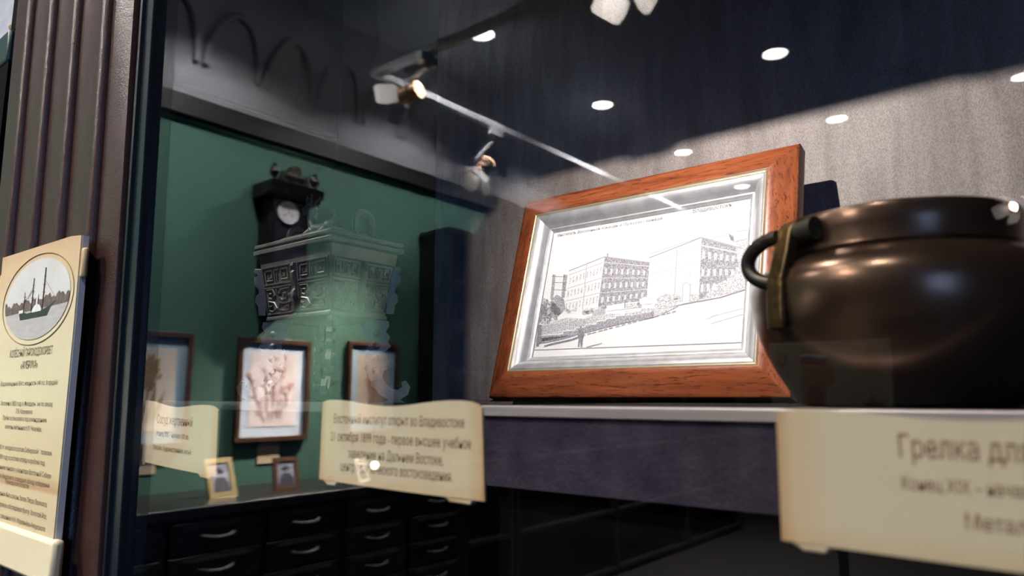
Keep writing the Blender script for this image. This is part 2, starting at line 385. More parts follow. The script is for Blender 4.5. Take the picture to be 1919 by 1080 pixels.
track_spot(-.31, -5.94, (-.32, -5.88, 2.60), (-.9, -5.2, 2.2), 'small track spotlight on the far crossing track', 15, (-1, -4.5, 1), 80)

# hanging pole with a dark bracket at its foot
po = thing('hanging_pole', (-.478, -2.7, CZ), 'pale pole hanging from the ceiling with a dark four-armed bracket', 'pole')
MB().cyl((-.478, -2.7, CZ), (-.474, -2.7, 2.49), .024, seg=24).build('pole', mat('pale_pole_paint', (.6, .6, .62, 1), .5), po)
b = MB(); b.lathe([(.03, 0), (.035, -.012), (.02, -.03)], (-.474, -2.7, 2.49), 24)
for k in range(4):
    a = math.pi / 4 + k * math.pi / 2; b.tube([(-.474, -2.7, 2.475), (-.474 + .11 * math.cos(a), -2.7 + .11 * math.sin(a), 2.455)], .012, 8)
b.build('bracket', M_black, po)

# ------------------------------------------------------------------ wall clock on the green wall
M_ebony = mat('ebonised_wood', (.010, .008, .008, 1), .35, color2=(.018, .013, .011, 1), scale=30)
M_dial = mat('enamel_dial', (.85, .83, .88, 1), .4)
M_clockglass = glass_mat('clock_glass')
ck = thing('wall_clock', (WX, -1.68, 1.62), 'dark carved wooden wall clock with round white dial on the green wall', 'clock')
k = MB(); k.box(WX, -2.90, -1.775, -1.575, 1.70, 2.185)
k.prism([(-1.775, 1.70), (-1.72, 1.63), (-1.675, 1.60), (-1.63, 1.63), (-1.575, 1.70)], lambda y, z: Vector((WX, y, z)), lambda y, z: Vector((-2.90, y, z)))
k.build('case', M_ebony, ck, bevel=.004)
k = MB(); k.prism([(WX, 2.17), (-2.885, 2.17), (-2.865, 2.195), (-2.845, 2.205), (-2.835, 2.235), (WX, 2.235)], lambda x, z: Vector((x, -1.825, z)), lambda x, z: Vector((x, -1.535, z)))
k.build('cornice', M_ebony, ck)
k = MB()
for y, s in ((-1.57, 1), (-1.79, 1)):
    k.lathe([(.012, 0), (.022, .008), (.010, .02), (.024, .045), (.020, .065), (.008, .075), (.010, .085), (0, .095)], (-2.875, y, 2.235), 16)
k.prism([(-1.755, 2.235), (-1.755, 2.26), (-1.735, 2.30), (-1.715, 2.29), (-1.70, 2.325), (-1.675, 2.335), (-1.65, 2.325), (-1.635, 2.29), (-1.615, 2.30), (-1.60, 2.26), (-1.60, 2.235)], lambda y, z: Vector((-2.89, y, z)), lambda y, z: Vector((-2.86, y, z)))
for y in (-1.71, -1.675, -1.64): k.ball((-2.86, y, 2.275), (.012, .014, .02), 10, 8)
k.build('crest', M_ebony, ck)
k = MB(); k.box(-2.90, -2.893, -1.755, -1.595, 1.72, 2.165)
k.build('door_backing', mat('clock_interior', (.012, .014, .024, 1), .5), ck)
k = MB()
for y in (-1.765, -1.585): k.lathe([(.009, 0), (.012, .01), (.007, .03), (.010, .06), (.006, .24), (.010, .42), (.012, .445), (.009, .455)], (-2.885, y, 1.71), 12)
k.build('column', M_ebony, ck)
zc = 2.105; yc = -1.662
RX = Matrix.Rotation(math.pi / 2, 3, 'Y')
MB().lathe([(0, 0), (.052, 0), (.056, .006), (.052, .010), (.047, .006), (0, .006)], (-2.893, yc, zc), 40, RX).build('dial', M_dial, ck)
k = MB()
for h in range(12):
    a = math.pi * h / 6; k.box(-.0010, .0010, -.0045, .0045, 0, .001, Matrix.Translation((-2.8865, yc, zc)) @ Matrix.Rotation(math.pi / 2, 4, 'Y') @ Matrix.Rotation(a, 4, 'Z') @ Matrix.Translation((0, .038, 0)))
for (yy_, zz_) in ((-.018, -.012), (.018, -.012)): k.lathe([(0, 0), (.005, 0), (.005, .001), (0, .001)], (-2.8868, yc + yy_, zc + zz_), 12, RX)
k.box(-2.8866, -2.8855, yc - .001, yc + .0015, zc - .004, zc + .032); k.box(-2.8866, -2.8855, yc - .022, yc + .003, zc - .001, zc + .0015)
k.build('hands_and_numerals', M_black, ck)
k = MB().cyl((-2.885, -1.675, 1.98), (-2.885, -1.675, 1.80), .002, seg=8); k.lathe([(0, 0), (.028, .002), (.028, .006), (0, .008)], (-2.889, -1.675, 1.79), 24, RX)
k.build('pendulum', mat('brass', (.55, .40, .16, 1), .3, 1.0), ck)

# ------------------------------------------------------------------ framed botanical sheets on the green wall
M_dframe = mat('dark_wood_frame', (.055, .026, .015, 1), .4, color2=(.09, .042, .022, 1), scale=30)
M_mount = mat('pale_blue_mount', (.34, .48, .60, 1), .7)
M_sheet = mat('cream_sheet', (.72, .64, .58, 1), .7)
M_leaf = mat('pressed_leaf_brown', (.33, .20, .14, 1), .7, color2=(.45, .27, .20, 1), scale=30)
M_leafp = mat('pressed_petal_pink', (.55, .33, .29, 1), .7, color2=(.66, .48, .45, 1), scale=30)
M_leafo = mat('pressed_flower_ochre', (.30, .19, .06, 1), .7, color2=(.40, .27, .10, 1), scale=30)
def wall_picture(y0, y1, z0, z1, label, plant, sheet=M_sheet, mount=M_mount, fw=.022, mw=.045):
    t = thing('framed_picture', (WX, (y0 + y1) / 2, z0), label, 'picture', 'framed pressed plants on the green wall')
    k = MB()
    for a in ((y0, y1, z0, z0 + fw), (y0, y1, z1 - fw, z1), (y0, y0 + fw, z0 + fw, z1 - fw), (y1 - fw, y1, z0 + fw, z1 - fw)): k.box(WX, WX + .025, *a)
    k.build('frame', M_dframe, t, bevel=.002)
    MB().box(WX + .002, WX + .012, y0 + fw, y1 - fw, z0 + fw, z1 - fw).build('mount', mount, t)
    a = fw + mw
    MB().box(WX + .012, WX + .0135, y0 + a, y1 - a, z0 + a, z1 - a).build('sheet', sheet, t)
    yc_, zc_ = (y0 + y1) / 2, (z0 + z1) / 2; hw, hh = (y1 - y0) / 2 - a, (z1 - z0) / 2 - a; k = MB(); X = WX + .0145
    def leaf(y, z, l, wd, an):
        k.poly([Vector((X + random.random() * .0012, y + math.cos(an) * u * l - math.sin(an) * v * wd, z + math.sin(an) * u * l + math.cos(an) * v * wd)) for u, v in ((0, 0), (.25, .45), (.6, .5), (1, 0), (.6, -.5), (.25, -.45))])
    plant(k, leaf, yc_, zc_, hw, hh, X); k.build('pressed_plant', plant.m, t, fix=False)
def sprays(k, leaf, y, z, hw, hh, X):
    for i in range(5):
        b0 = (y + (i - 2) * hw * .16, z - hh * .85); tip = (y + (i - 2) * hw * .42 + random.uniform(-.02, .02), z + hh * random.uniform(.2, .9))
        k.tube([(X, b0[0], b0[1]), (X, (b0[0] + tip[0]) / 2 + .01, (b0[1] + tip[1]) / 2), (X, tip[0], tip[1])], .0014, 5)
        for j in range(9):
            f = .15 + .85 * j / 8; leaf(b0[0] + (tip[0] - b0[0]) * f, b0[1] + (tip[1] - b0[1]) * f, random.uniform(.02, .045), random.uniform(.012, .024), random.uniform(0, 6.28))
sprays.m = M_leafp
def plume(k, leaf, y, z, hw, hh, X):
    k.tube([(X, y + .02, z - hh * .95), (X, y, z), (X, y, z + hh * .6)], .003, 6)
    for i in range(70):
        f = random.random(); leaf(y + random.gauss(0, .014) , z - hh * .05 + f * hh * .72, .035, .014, random.uniform(.6, 2.5))
    for i in range(6): leaf(y + random.uniform(-.03, .02), z - hh * .8, hh * .9, .008, random.uniform(1.2, 2.0))
plume.m = M_leafo
def twig(k, leaf, y, z, hw, hh, X):
    for i in range(4):
        e = (y + random.uniform(-.7, .7) * hw, z + hh * random.uniform(0, .8)); k.tube([(X, y - .02, z - hh * .8), (X, (y + e[0]) / 2 - .01, z - .05), (X, e[0], e[1])], .002, 5)
        for j in range(7): leaf(y - .02 + (e[0] - y + .02) * (.3 + j * .1), z - hh * .8 + (e[1] - z + hh * .8) * (.3 + j * .1), .035, .014, random.uniform(0, 6.28))
twig.m = M_leaf
wall_picture(-1.295, -.955, 1.04, 1.515, 'dark framed sheet with an ochre feathery plant, closest to the case', plume)
wall_picture(-1.885, -1.505, 1.045, 1.515, 'dark framed sheet of pink pressed sprays in pale blue mount, under the clock', sprays, mat('pale_pink_sheet', (.86, .78, .80, 1), .7), mat('light_blue_mount', (.66, .78, .95, 1), .7))
wall_picture(-2.455, -2.115, 1.05, 1.535, 'dark framed sheet with a thin brown twig, farthest along the green wall', twig, mat('tan_sheet', (.52, .43, .36, 1), .7))
M_card = mat('beige_card', (.52, .43, .30, 1), .7)
def card(y0, y1, z0, z1, label): tag(MB().box(WX, WX + .004, y0, y1, z0, z1).build('caption_card', M_card, loc=(WX, (y0 + y1) / 2, z0)), label, 'card', 'beige caption cards on the green wall')
card(-1.745, -1.635, .945, 1.035, 'beige caption card under the picture of pink sprays')
card(-1.175, -1.105, .94, 1.0, 'beige caption card under the picture of the ochre plant')

# ------------------------------------------------------------------ black chest of small drawers along the green wall
M_chest = mat('black_lacquer', (.006, .006, .007, 1), .35, color2=(.010, .009, .010, 1), scale=20)
M_pull = mat('pewter_pull', (.035, .035, .038, 1), .6, .2)
ch = thing('drawer_chest', (-2.77, -1.6, 0), 'long black chest of many small drawers along the green wall', 'chest')
MB().box(WX + .01, -2.56, -2.58, -.62, .04, .82).build('carcass', M_chest, ch)
MB().box(WX + .01, -2.53, -2.60, -.60, .82, .86).build('top', M_chest, ch, bevel=.006)
MB().box(WX + .03, -2.59, -2.55, -.65, 0, .04).build('plinth', M_chest, ch)
y = -.66
for c_ in range(5):
    z = .70
    for r_ in range(6):
        d = MB().box(-2.56, -2.54, y - .345, y, z, z + .105).build('drawer', M_chest, ch, bevel=.003)
        k = MB(); k.tube([(-2.54, y - .235, z + .055), (-2.52, y - .215, z + .05), (-2.515, y - .1725, z + .046), (-2.52, y - .13, z + .05), (-2.54, y - .11, z + .055)], .007, 8)
        k.build('pull', M_pull, d)
        k = MB(); k.box(-2.54, -2.536, y - .30, y - .045, z + .082, z + .094); k.build('label_holder', M_pull, d)
        z -= .115
    y -= .375

def stand_frame(y, x, w_, h_, lean, yaw, fm, pm, label, fw=.02):
    t = thing('photo_frame', (x, y, .86), label, 'photo frame', 'small photo frames standing on the drawer chest')
    Mx = Matrix.Translation((x, y, .8605)) @ Matrix.Rotation(yaw, 4, 'Z') @ Matrix.Rotation(-lean, 4, 'Y')
    k = MB()
    for a in ((-w_ / 2, w_ / 2, 0, fw), (-w_ / 2, w_ / 2, h_ - fw, h_), (-w_ / 2, -w_ / 2 + fw, fw, h_ - fw), (w_ / 2 - fw, w_ / 2, fw, h_ - fw)): k.box(-.012, 0, *a, M=Mx)
    k.build('frame', fm, t)
    MB().box(-.010, -.004, -w_ / 2 + fw, w_ / 2 - fw, fw, h_ - fw, M=Mx).build('portrait', pm, t)
    MB().ball(Mx @ Vector((-.0035, 0, h_ * .64)), (.0015, w_ * .12, h_ * .12)).build('sitter_head', M_sitterface, t); k = MB()
    k.prism([(-w_ * .30, fw), (w_ * .30, fw), (w_ * .27, h_ * .36), (w_ * .14, h_ * .50), (-w_ * .14, h_ * .50), (-w_ * .27, h_ * .36)], lambda a, b_: Mx @ Vector((-.0036, a, b_)), lambda a, b_: Mx @ Vector((-.0030, a, b_)))
    k.build('sitter_coat', M_sitter, t)
    MB().box(-.012, -.008, -.02, .02, 0, h_ * .7, M=Mx @ Matrix.Translation((-.012, 0, h_ * .72)) @ Matrix.Rotation(math.radians(180 + 32), 4, 'Y')).build('easel_leg', fm, t)
M_sitter = mat('sitter_coat_grey', (.06, .065, .09, 1), .6)
M_sitterface = mat('sitter_face_grey', (.22, .21, .24, 1), .6)
M_portrait = mat('faded_portrait', (.42, .44, .54, 1), .5, color2=(.25, .26, .34, 1), scale=14)
stand_frame(-1.315, -2.70, .125, .155, math.radians(20), math.radians(-8), mat('gold_frame', (.60, .48, .24, 1), .35, .5), M_portrait, 'tilted small gold photo frame with a dark portrait on the drawer chest')
stand_frame(-1.60, -2.70, .115, .135, math.radians(12), math.radians(4), mat('brown_frame', (.13, .06, .03, 1), .4), M_portrait, 'small brown photo frame with a pale portrait on the drawer chest', .016)
stand_frame(-1.98, -2.66, .08, .11, math.radians(16), math.radians(-14), mat('cream_frame', (.62, .56, .46, 1), .4), mat('blank_card', (.6, .56, .5, 1), .6), 'small cream photo frame beside the glowing lamp on the drawer chest', .012)
lp = thing('night_lamp', (-2.60, -1.985, .86), 'tiny glowing round lamp on a dark foot on the drawer chest', 'lamp')
MB().lathe([(.03, 0), (.03, .008), (.008, .012), (.008, .055), (.012, .06)], (-2.60, -1.985, .86), 20).build('foot', M_ebony, lp)
MB().ball((-2.60, -1.985, .938), .019, 20, 12).build('globe', mat('lamp_globe', (1, 1, 1, 1), .4, emit=(1, .9, .75, 1), estr=22), lp)

# dark bookcases past the chest
def bookcase(ys, top, shelves, label):
    bk = thing('bookcase', (-2.87, (ys[0] + ys[-1]) / 2, 0), label, 'bookcase', 'dark bookcases along the green wall')
    for y_ in ys: MB().box(WX + .01, -2.75, y_ - .025, y_, 0, top - .035).build('side_panel', M_ebony, bk)
    MB().box(WX + .01, -2.74, ys[-1] - .04, ys[0] + .015, top - .035, top).build('top', M_ebony, bk, bevel=.005)
    MB().box(WX + .005, WX + .02, ys[-1], ys[0] - .025, .05, top - .035).build('back_panel', M_ebony, bk)
    for z in shelves: MB().box(WX + .02, -2.755, ys[-1], ys[0] - .025, z - .022, z).build('shelf', M_ebony, bk)
bookcase([-2.615, -3.155], 2.195, (.06, .45, .88, 1.335, 1.63, 1.9), 'dark open bookcase holding pale bowls, next to the drawer chest')
bookcase([-3.215, -4.35, -5.49, -6.63], 2.455, (.06, .45, .88, 1.335, 1.63, 1.9, 2.18), 'taller and longer dark bookcase reaching the picture rail, farther along the wall')
M_pale = mat('pale_glaze', (.55, .52, .60, 1), .25)
for i, (x, y, z, s, lb) in enumerate(((-2.84, -2.74, 1.335, 1.0, 'pale glazed bowl on the middle shelf of the bookcase'), (-2.83, -2.95, 1.335, .8, 'smaller pale cup beside the bowl in the bookcase'), (-2.84, -2.76, 1.63, .7, 'flat pale dish on the upper shelf of the bookcase'))):
    tag(MB().lathe([(.025 * s, 0), (.03 * s, .006), (.05 * s, .02 * s), (.065 * s, .055 * s), (.070 * s, .075 * s), (.066 * s, .075 * s), (.045 * s, .025 * s), (0, .014)], (x, y, z), 32).build('bowl', M_pale, loc=(x, y, z)), lb, 'bowl', 'pale bowls in the bookcase')

# information board on a post, facing the case
ib = thing('information_board', (-.615, -2.02, 0), 'dim information board with emblems and a striped flag, standing on a post', 'board')
M_board = mat('board_print', (.17, .165, .14, 1), .6, color2=(.14, .135, .115, 1), scale=12, spec=.2)
MB().box(-.785, -.445, -2.03, -2.012, 1.20, 1.412).build('panel', M_board, ib, bevel=.002)
MB().cyl((-.615, -2.045, .02), (-.615, -2.045, 1.30), .014).build('post', M_black, ib)
MB().lathe([(.15, 0), (.15, .012), (.02, .022), (.014, .03)], (-.615, -2.045, 0), 32).build('foot', M_black, ib)
def bp_(name, pts, m, y=-2.0115):
    k = MB(); k.prism(pts, lambda x, z: Vector((x, y, z)), lambda x, z: Vector((x, y + .0008, z))); k.build(name, m, ib)
def ell(cx, cz, a, b, n=20): return [(cx + a * math.cos(2 * math.pi * i / n), cz + b * math.sin(2 * math.pi * i / n)) for i in range(n)]
bp_('seal', ell(-.745, 1.36, .015, .020), mat('seal_brown', (.10, .06, .035, 1), .5))
bp_('seal_heart', ell(-.745, 1.36, .008, .011), mat('seal_red', (.25, .10, .06, 1), .5), -2.0106)
bp_('portrait_ground', [(-.69, 1.29), (-.69, 1.335), (-.60, 1.335), (-.60, 1.29), (-.62, 1.285), (-.63, 1.215), (-.69, 1.215)], mat('ochre_print', (.13, .085, .03, 1), .5))
bp_('portrait_figure', ell(-.655, 1.25, .026, .034), mat('portrait_dark', (.07, .035, .03, 1), .5), -2.0106)
for i, c_ in enumerate(((.3, .3, .29, 1), (.03, .05, .16, 1), (.20, .025, .02, 1))):
    bp_('flag_stripe', [(-.69 + .012 * k_, 1.375 - .010 * i + .003 * math.sin(k_ * .9)) for k_ in range(7)] + [(-.69 + .012 * k_, 1.365 - .010 * i + .003 * math.sin(k_ * .9)) for k_ in range(6, -1, -1)], mat('flag_stripe_' + 'abc'[i], c_, .5))
bp_('crest', [(-.515, 1.345), (-.485, 1.345), (-.480, 1.36), (-.492, 1.375), (-.498, 1.393), (-.502, 1.393), (-.508, 1.375), (-.52, 1.36)], mat('crest_gold', (.14, .09, .02, 1), .5))
bp_('crest_caption', [(-.525, 1.318), (-.525, 1.33), (-.475, 1.33), (-.475, 1.318)], mat('caption_tan', (.12, .09, .05, 1), .5))
bp_('ship', [(-.53, 1.235), (-.52, 1.225), (-.475, 1.225), (-.468, 1.240), (-.490, 1.238), (-.492, 1.25), (-.505, 1.25), (-.507, 1.237)], mat('ship_grey', (.06, .065, .06, 1), .5))

# ================================================================== DISPLAY CASE
case = thing('display_case', (0, .2, 0), 'tall dark museum display case with a glass front and grey veneer back', 'display case')
GY0, GY1 = -.002, .002
gl = MB().box(-.5125, .46, GY0, GY1, 1.0, 1.62).build('glass_pane', M_glass, case); gl['label'] = 'clear glass pane reflecting the room'
MB().box(at(815, 450, .383).x, .46, .383, .395, 1.20, 2.05).build('back_panel', M_veneer, case)['label'] = 'grey-brown veneer back panel'
MB().box(-1.42, .50, .42, .44, 0, 2.05).build('rear_board', M_black, case)
MB().box(-1.44, -1.42, .0, .44, 0, 1.60).build('side_board', M_black, case)
MB().box(.46, .50, .0, .42, 0, 2.05).build('side_board', M_black, case)
MB().box(-.528, .50, -.02, -.001, 1.62, 2.25).build('header', M_black, case)
MB().box(-.86, .50, -.001, .44, 2.05, 2.25).build('top_board', M_black, case)
MB().box(-.88, -.86, -.0, .42, 1.64, 2.25).build('side_board', M_black, case)
MB().box(-1.42, .46, .0, .42, .96, 1.0).build('floor_board', M_black, case)
MB().box(-.52, .46, -.02, .0, 0, 1.0).build('front_base', M_black, case)
MB().box(-1.44, -.86, -.004, .006, 0, 1.60).build('front_board', M_black, case)
MB().box(-1.42, -.86, .006, .42, 1.592, 1.5995).build('soffit_board', M_black, case)
MB().box(-.90, -.50, .009, .018, 1.60, 2.25).build('header_back', M_black, case)
# upright metal profile holding the pane (slightly out of plumb, like the pilaster)
k = MB(); P = [(-.5335, -.004), (-.5320, -.0075), (-.5300, -.0085), (-.5280, -.0080), (-.5270, -.0055), (-.5136, -.0052), (-.5130, -.0068), (-.5118, -.0070), (-.5110, -.0055), (-.5110, .010), (-.5335, .010)]
def lean(x, z): return x + (1.50 - z) * .035
k.prism(P, lambda x, y: Vector((lean(x, 1.62), y, 1.62)), lambda x, y: Vector((lean(x, 1.0), y, 1.0)))
k.build('corner_profile', M_mull, case)
k = MB(); k.prism([(-.572, -.001), (-.528, -.001), (-.528, .008), (-.572, .008)], lambda x, y: Vector((lean(x, 2.2), y, 2.2)), lambda x, y: Vector((lean(x, .0), y, .0)))
k.build('dark_filler', M_black, case)

# fluted pilaster beside the pane
M_pil = mat('brown_laminate', (.052, .023, .020, 1), .28, color2=(.062, .029, .025, 1), scale=200, bump=.2, bscale=900, spec=.55)
pil = thing('fluted_pilaster', (-.70, -.01, 0), 'dark brown fluted pilaster with rounded ribs beside the glass', 'pilaster')
ribs = [-.8107, -.745, -.6815, -.617, -.5]
def flute_profile():
    P = [(-.838, -.0012)]; P.append((-.838, -.006))
    for x in (-.7835, -.7200, -.6585, -.5945):
        P += [(x - .0066, -.006)]
        for k_ in range(7):
            a = math.pi * (1 - k_ / 6); P.append((x + .0056 * math.cos(a), -.0062 - .0062 * math.sin(a)))
        P += [(x + .0066, -.006)]
    P += [(-.5515, -.006), (-.5510, -.0055), (-.5510, -.0012)]
    return P
def pl(x, z): return x + (1.56 - z) * .045
MB().prism(flute_profile(), lambda x, y: Vector((pl(x, 2.25), y, 2.25)), lambda x, y: Vector((pl(x, 0), y, 0))).build('ribbed_board', M_pil, pil, angle=50)

# ------------------------------------------------------------------ parchment poster on the pilaster
YP = -.0215; S = 1.0025
def pz(z): return CAMZ + (z - CAMZ) * S
po_ = thing('poster', (-.655, YP, 1.12), 'cream scroll-shaped poster about a paddle steamer, mounted on the pilaster', 'poster')
XL, XRr = -.7405 * S, -.5665 * S
board = [(XL + .002, 1.152), (XL, 1.25), (XL + .0015, 1.345), (XL - .0005, 1.371), (XRr - .02, 1.3685), (XRr, 1.3665), (XRr + .001, 1.30), (XRr, 1.152)]
MB().prism(board, lambda x, z: Vector((x, YP, pz(z))), lambda x, z: Vector((x, YP + .001, pz(z)))).build('sheet', M_poster, po_)
MB().prism([(x + (0.0006 if x > -.65 else -.0006), z) for x, z in board], lambda x, z: Vector((x, YP + .001, pz(z))), lambda x, z: Vector((x, -.0163, pz(z)))).build('foam_core', M_foam, po_)
for nm, (x0, x1, z0, z1) in (('curl', (XRr - .003, XRr + .0050, 1.3345, 1.3575)), ('curl', (XL - .0065, XL + .003, 1.331, 1.357))):
    MB().box(x0, x1, YP + .0008, -.0163, pz(z0), pz(z1)).build(nm, M_roll, po_, bevel=.002)
MB().box(XL - .004, XRr + .0085, YP - .003, -.0163, pz(1.122), pz(1.1530)).build('lower_roll', mat('roll_parchment_light', (.72, .62, .42, 1), .6, color2=(.76, .68, .47, 1), scale=20), po_, bevel=.003)
# oval picture of the ship
EY = YP - .0002; ocx, ocz, oa, ob = -.6475 * S, pz(1.3262), .0705 * S, .0322 * S
def on_poster(px, py, d=0.0): v = at(px, py, EY - d); return v
def cpx(cx, cy): return (cx / 3.27, 430 + cy / 3.27)
k = MB(); n = 64
ring = [(ocx + (oa + .0065) * math.cos(2 * math.pi * i / n), EY - .0001, ocz + (ob + .0040) * math.sin(2 * math.pi * i / n)) for i in range(n)]
k.tube(ring, .00028, 5, closed=True); k.build('oval_line', mat('oval_brown', (.25, .15, .06, 1), .6), po_)
def oval_poly(f):   # polygon clipped to the oval between two height functions
    pass
def disc(mb, y, lo=None, hi=None):
    top = []; bot = []
    for i in range(49):
        x = ocx + oa * math.cos(math.pi * (1 - i / 48)); h = ob * math.sin(math.pi * (1 - i / 48))
        zt = ocz + h; zb = ocz - h
        if hi: zt = min(zt, max(zb, hi(x)))
        if lo: zb = max(zb, min(zt, lo(x)))
        top.append(Vector((x, y, zt))); bot.append(Vector((x, y, zb)))
    V = top + bot; F = [(i, i + 1, 49 + i + 1, 49 + i) for i in range(48)]
    mb.add(V, F)
def horizon_z(x): return ocz - .0085 + (x - ocx) * .012
def trees_z(x): return horizon_z(x) + .0085 + .0018 * math.sin(x * 260) + .0012 * math.sin(x * 700 + 1) + .0006 * math.sin(x * 1900)
k = MB(); disc(k, EY - .0001); k.build('sky', mat('old_photo_sky', (.66, .66, .64, 1), .55, color2=(.72, .72, .71, 1), scale=40), po_, fix=False)
k = MB(); disc(k, EY - .0002, hi=horizon_z); k.build('water', mat('old_photo_water', (.46, .45, .44, 1), .55, color2=(.54, .53, .52, 1), scale=60, stretch=(1, 1, 6)), po_, fix=False)
k = MB(); disc(k, EY - .0003, lo=lambda x: horizon_z(x), hi=trees_z); k.build('far_trees', mat('old_photo_trees', (.085, .060, .055, 1), .55, color2=(.21, .16, .14, 1), scale=400), po_, fix=False)
sx, sz = ocx + .002, horizon_z(ocx) - .0030
k = MB(); k.poly([Vector((sx + a * .9, EY - .0004, sz + b_)) for a, b_ in ((-.040, .0025), (-.036, -.0035), (.030, -.0035), (.036, .0025), (.050, .0075), (.034, .0040), (.02, .0020), (-.02, .0010), (-.038, .0045))])
k.build('ship_hull', mat('ship_green_black', (.020, .035, .026, 1), .5), po_, fix=False)
k = MB()
for a, hgt, r in ((-.026, .019, .00022), (-.008, .029, .0003), (.016, .035, .0004)):
    k.tube([(sx + a, EY - .0005, sz + .002), (sx + a, EY - .0005, sz + hgt)], r, 5)
    for f in (.45, .62, .8): k.tube([(sx + a - .004 * (1 - f * .5), EY - .0005, sz + hgt * f), (sx + a + .004 * (1 - f * .5), EY - .0005, sz + hgt * f)], .00018, 4)
k.tube([(sx + .045, EY - .0005, sz + .007), (sx + .016, EY - .0005, sz + .026)], .0001, 4); k.tube([(sx - .036, EY - .0005, sz + .003), (sx - .008, EY - .0005, sz + .022)], .0001, 4); k.tube([(sx - .008, EY - .0005, sz + .020), (sx - .018, EY - .0005, sz + .013)], .0002, 4)
k.build('masts', M_posterink, po_)
MB().box(sx + .002, sx + .005, EY - .0007, EY - .0005, sz + .002, sz + .015).build('funnel', M_pw, po_)
k = MB(); k.poly([Vector((sx + .004 + .010 * math.cos(math.pi * i / 12), EY - .0006, sz + .001 + .006 * math.sin(math.pi * i / 12))) for i in range(13)])
k.build('paddle_box', M_pw, po_, fix=False)
MB().box(sx - .036, sx - .026, EY - .0007, EY - .0005, sz + .002, sz + .0045).build('deckhouse', M_pw, po_)
k = MB(); ex, ez = (1, 0, 0), (0, 0, 1); TXC = -.6475 * S
lines = [('КОЛЁСНЫЙ ПАРОХОДОКОРВЕТ', 665, 78, 94 / 155, .0062), ('«АМЕРИКА»', 690, 62, .24, .0062),
         ('Водоизмещение 554 т, мощность 140 л.с. 8 орудий', 722, 60, .80, .0036), ('Заложен в 1855 году в Филадельфии по заказу', 761, 60, .74, .0036),
         ('П.В. Казакевича.', 776, 55, .24, .0036), ('Прибыл в Николаевск под командованием', 790, 55, .62, .0036), ('капитан-лейтенанта Н.М. Чихачёва.', 807, 52, .52, .0036),
         ('1856-1883 гг. входил в состав Сибирской флотилии.', 848, 50, .84, .0036), ('В 1859 году в составе отряда кораблей под', 867, 48, .68, .0036),
         ('командованием генерал-губернатора Восточной Сибири', 888, 48, .86, .0036), ('Муравьёва-Амурского, совершил обход побережья', 905, 46, .84, .0036),
         ('Приморской области.', 914, 44, .34, .0036), ('В этом плавании был описан Залив Петра Великого.', 939, 42, .84, .0036),
         ('Экипаж «Америка» обследовал бухту Золотой Рог,', 960, 40, .86, .0036), ('было принято решение Н.Н. Муравьёва-Амурского', 982, 38, .84, .0036), ('основать в бухте русский военный пост Владивосток.', 1000, 36, .86, .0036)]
for s_, py, px, wf, cap in lines:
    z = at(px, py, EY).z
    text_into(k, s_, (TXC, EY - .0001, z), ex, ez, wf * .155, cap)
k.build('lettering', M_posterink, po_, fix=False)

# teal-topped neighbouring case glimpsed past the pilaster
nb = thing('ribbed_glass_screen', (-1.2, .07, 1.637), 'pale ribbed glass screen standing on the teal ledge past the pilaster', 'screen')
k = MB(); x = -1.40
P = []
while x < -.855: P.append((x, .060 - .004)); P.append((x + .006, .052)); P.append((x + .012, .056)); x += .018
k.prism(P + [(-.855, .075), (-1.40, .075)], lambda x, y: Vector((x, y, 1.637)), lambda x, y: Vector((x, y, 2.1)))
k.build('ribbed_sheet', mat('ribbed_pale_glass', (.42, .46, .58, 1), .35, color2=(.62, .64, .70, 1), scale=25), nb)
MB().box(-1.40, -.855, .045, .08, 2.1, 2.13).build('top_bar', M_alu, nb)
ld = MB().box(-1.44, -.861, -.006, .42, 1.600, 1.637).build('ledge', mat('teal_lacquer', (.012, .042, .044, 1), .35), bevel=.003, loc=(-1.15, .2, 1.60))
tag(ld, 'dark teal ledge capping the black board past the pilaster', 'ledge')
og = thing('gilt_ornament', (-.905, .02, 1.637), 'small gilt ornament on the teal ledge past the pilaster', 'ornament')
M_gold = mat('gold_ornament', (.62, .42, .16, 1), .35, .8)
MB().lathe([(.016, 0), (.018, .004), (.008, .008), (.012, .014), (.016, .022), (.010, .030), (.004, .034), (.006, .038), (0, .042)], (-.905, .02, 1.637), 20).build('finial', M_gold, og)
MB().box(-.93, -.88, .004, .036, 1.637, 1.6405).build('base', M_gold, og)

# ------------------------------------------------------------------ case spotlight (throws the hard-edged light on the picture)
LX, LY, LZ = -.25, .03, 1.598
cs = thing('case_spotlight', (LX, 0, 1.66), 'small case spotlight with added light-cutting blades, on a stem behind the header', 'spotlight')
MB().lathe([(.006, .022), (.014, .020), (.014, .004), (.010, .003)], (LX, LY, LZ), 24).build('housing', M_black, cs); MB().tube([Vector((LX, LY, LZ)) + Vector((0, 0, .02)), Vector((LX, LY, LZ)) + Vector((0, 0, .05)), ((LX, LY, LZ)[0], -.001, 1.66)], .004, 8).build('stem', M_black, cs)
k = MB(); sy_ = .05; SF = (sy_ - LY) / (.383 - LY)      # unseen blades added near the lamp: each edge cuts light on the back panel
def shutter(pts):                                       # pts: where the edge falls on the panel
    q = [(LX + (x - LX) * SF, LZ + (z - LZ) * SF) for x, z in pts]
    k.prism(q, lambda x, z: Vector((x, sy_, z)), lambda x, z: Vector((x, sy_ + .0005, z)))
shutter([(-1.6, 1.9), (-1.6, 1.4835), (-.345, 1.4835), (-.338, 1.4785), (-.296, 1.4780), (-.288, 1.4835), (-.06, 1.4835), (-.05, 1.480), (.02, 1.480), (.06, 1.4835), (.9, 1.4835), (.9, 1.9)])
shutter([(-1.6, 1.490), (-1.6, 1.455), (-.545, 1.455), (-.525, 1.4545), (-.514, 1.462), (-.512, 1.490)])
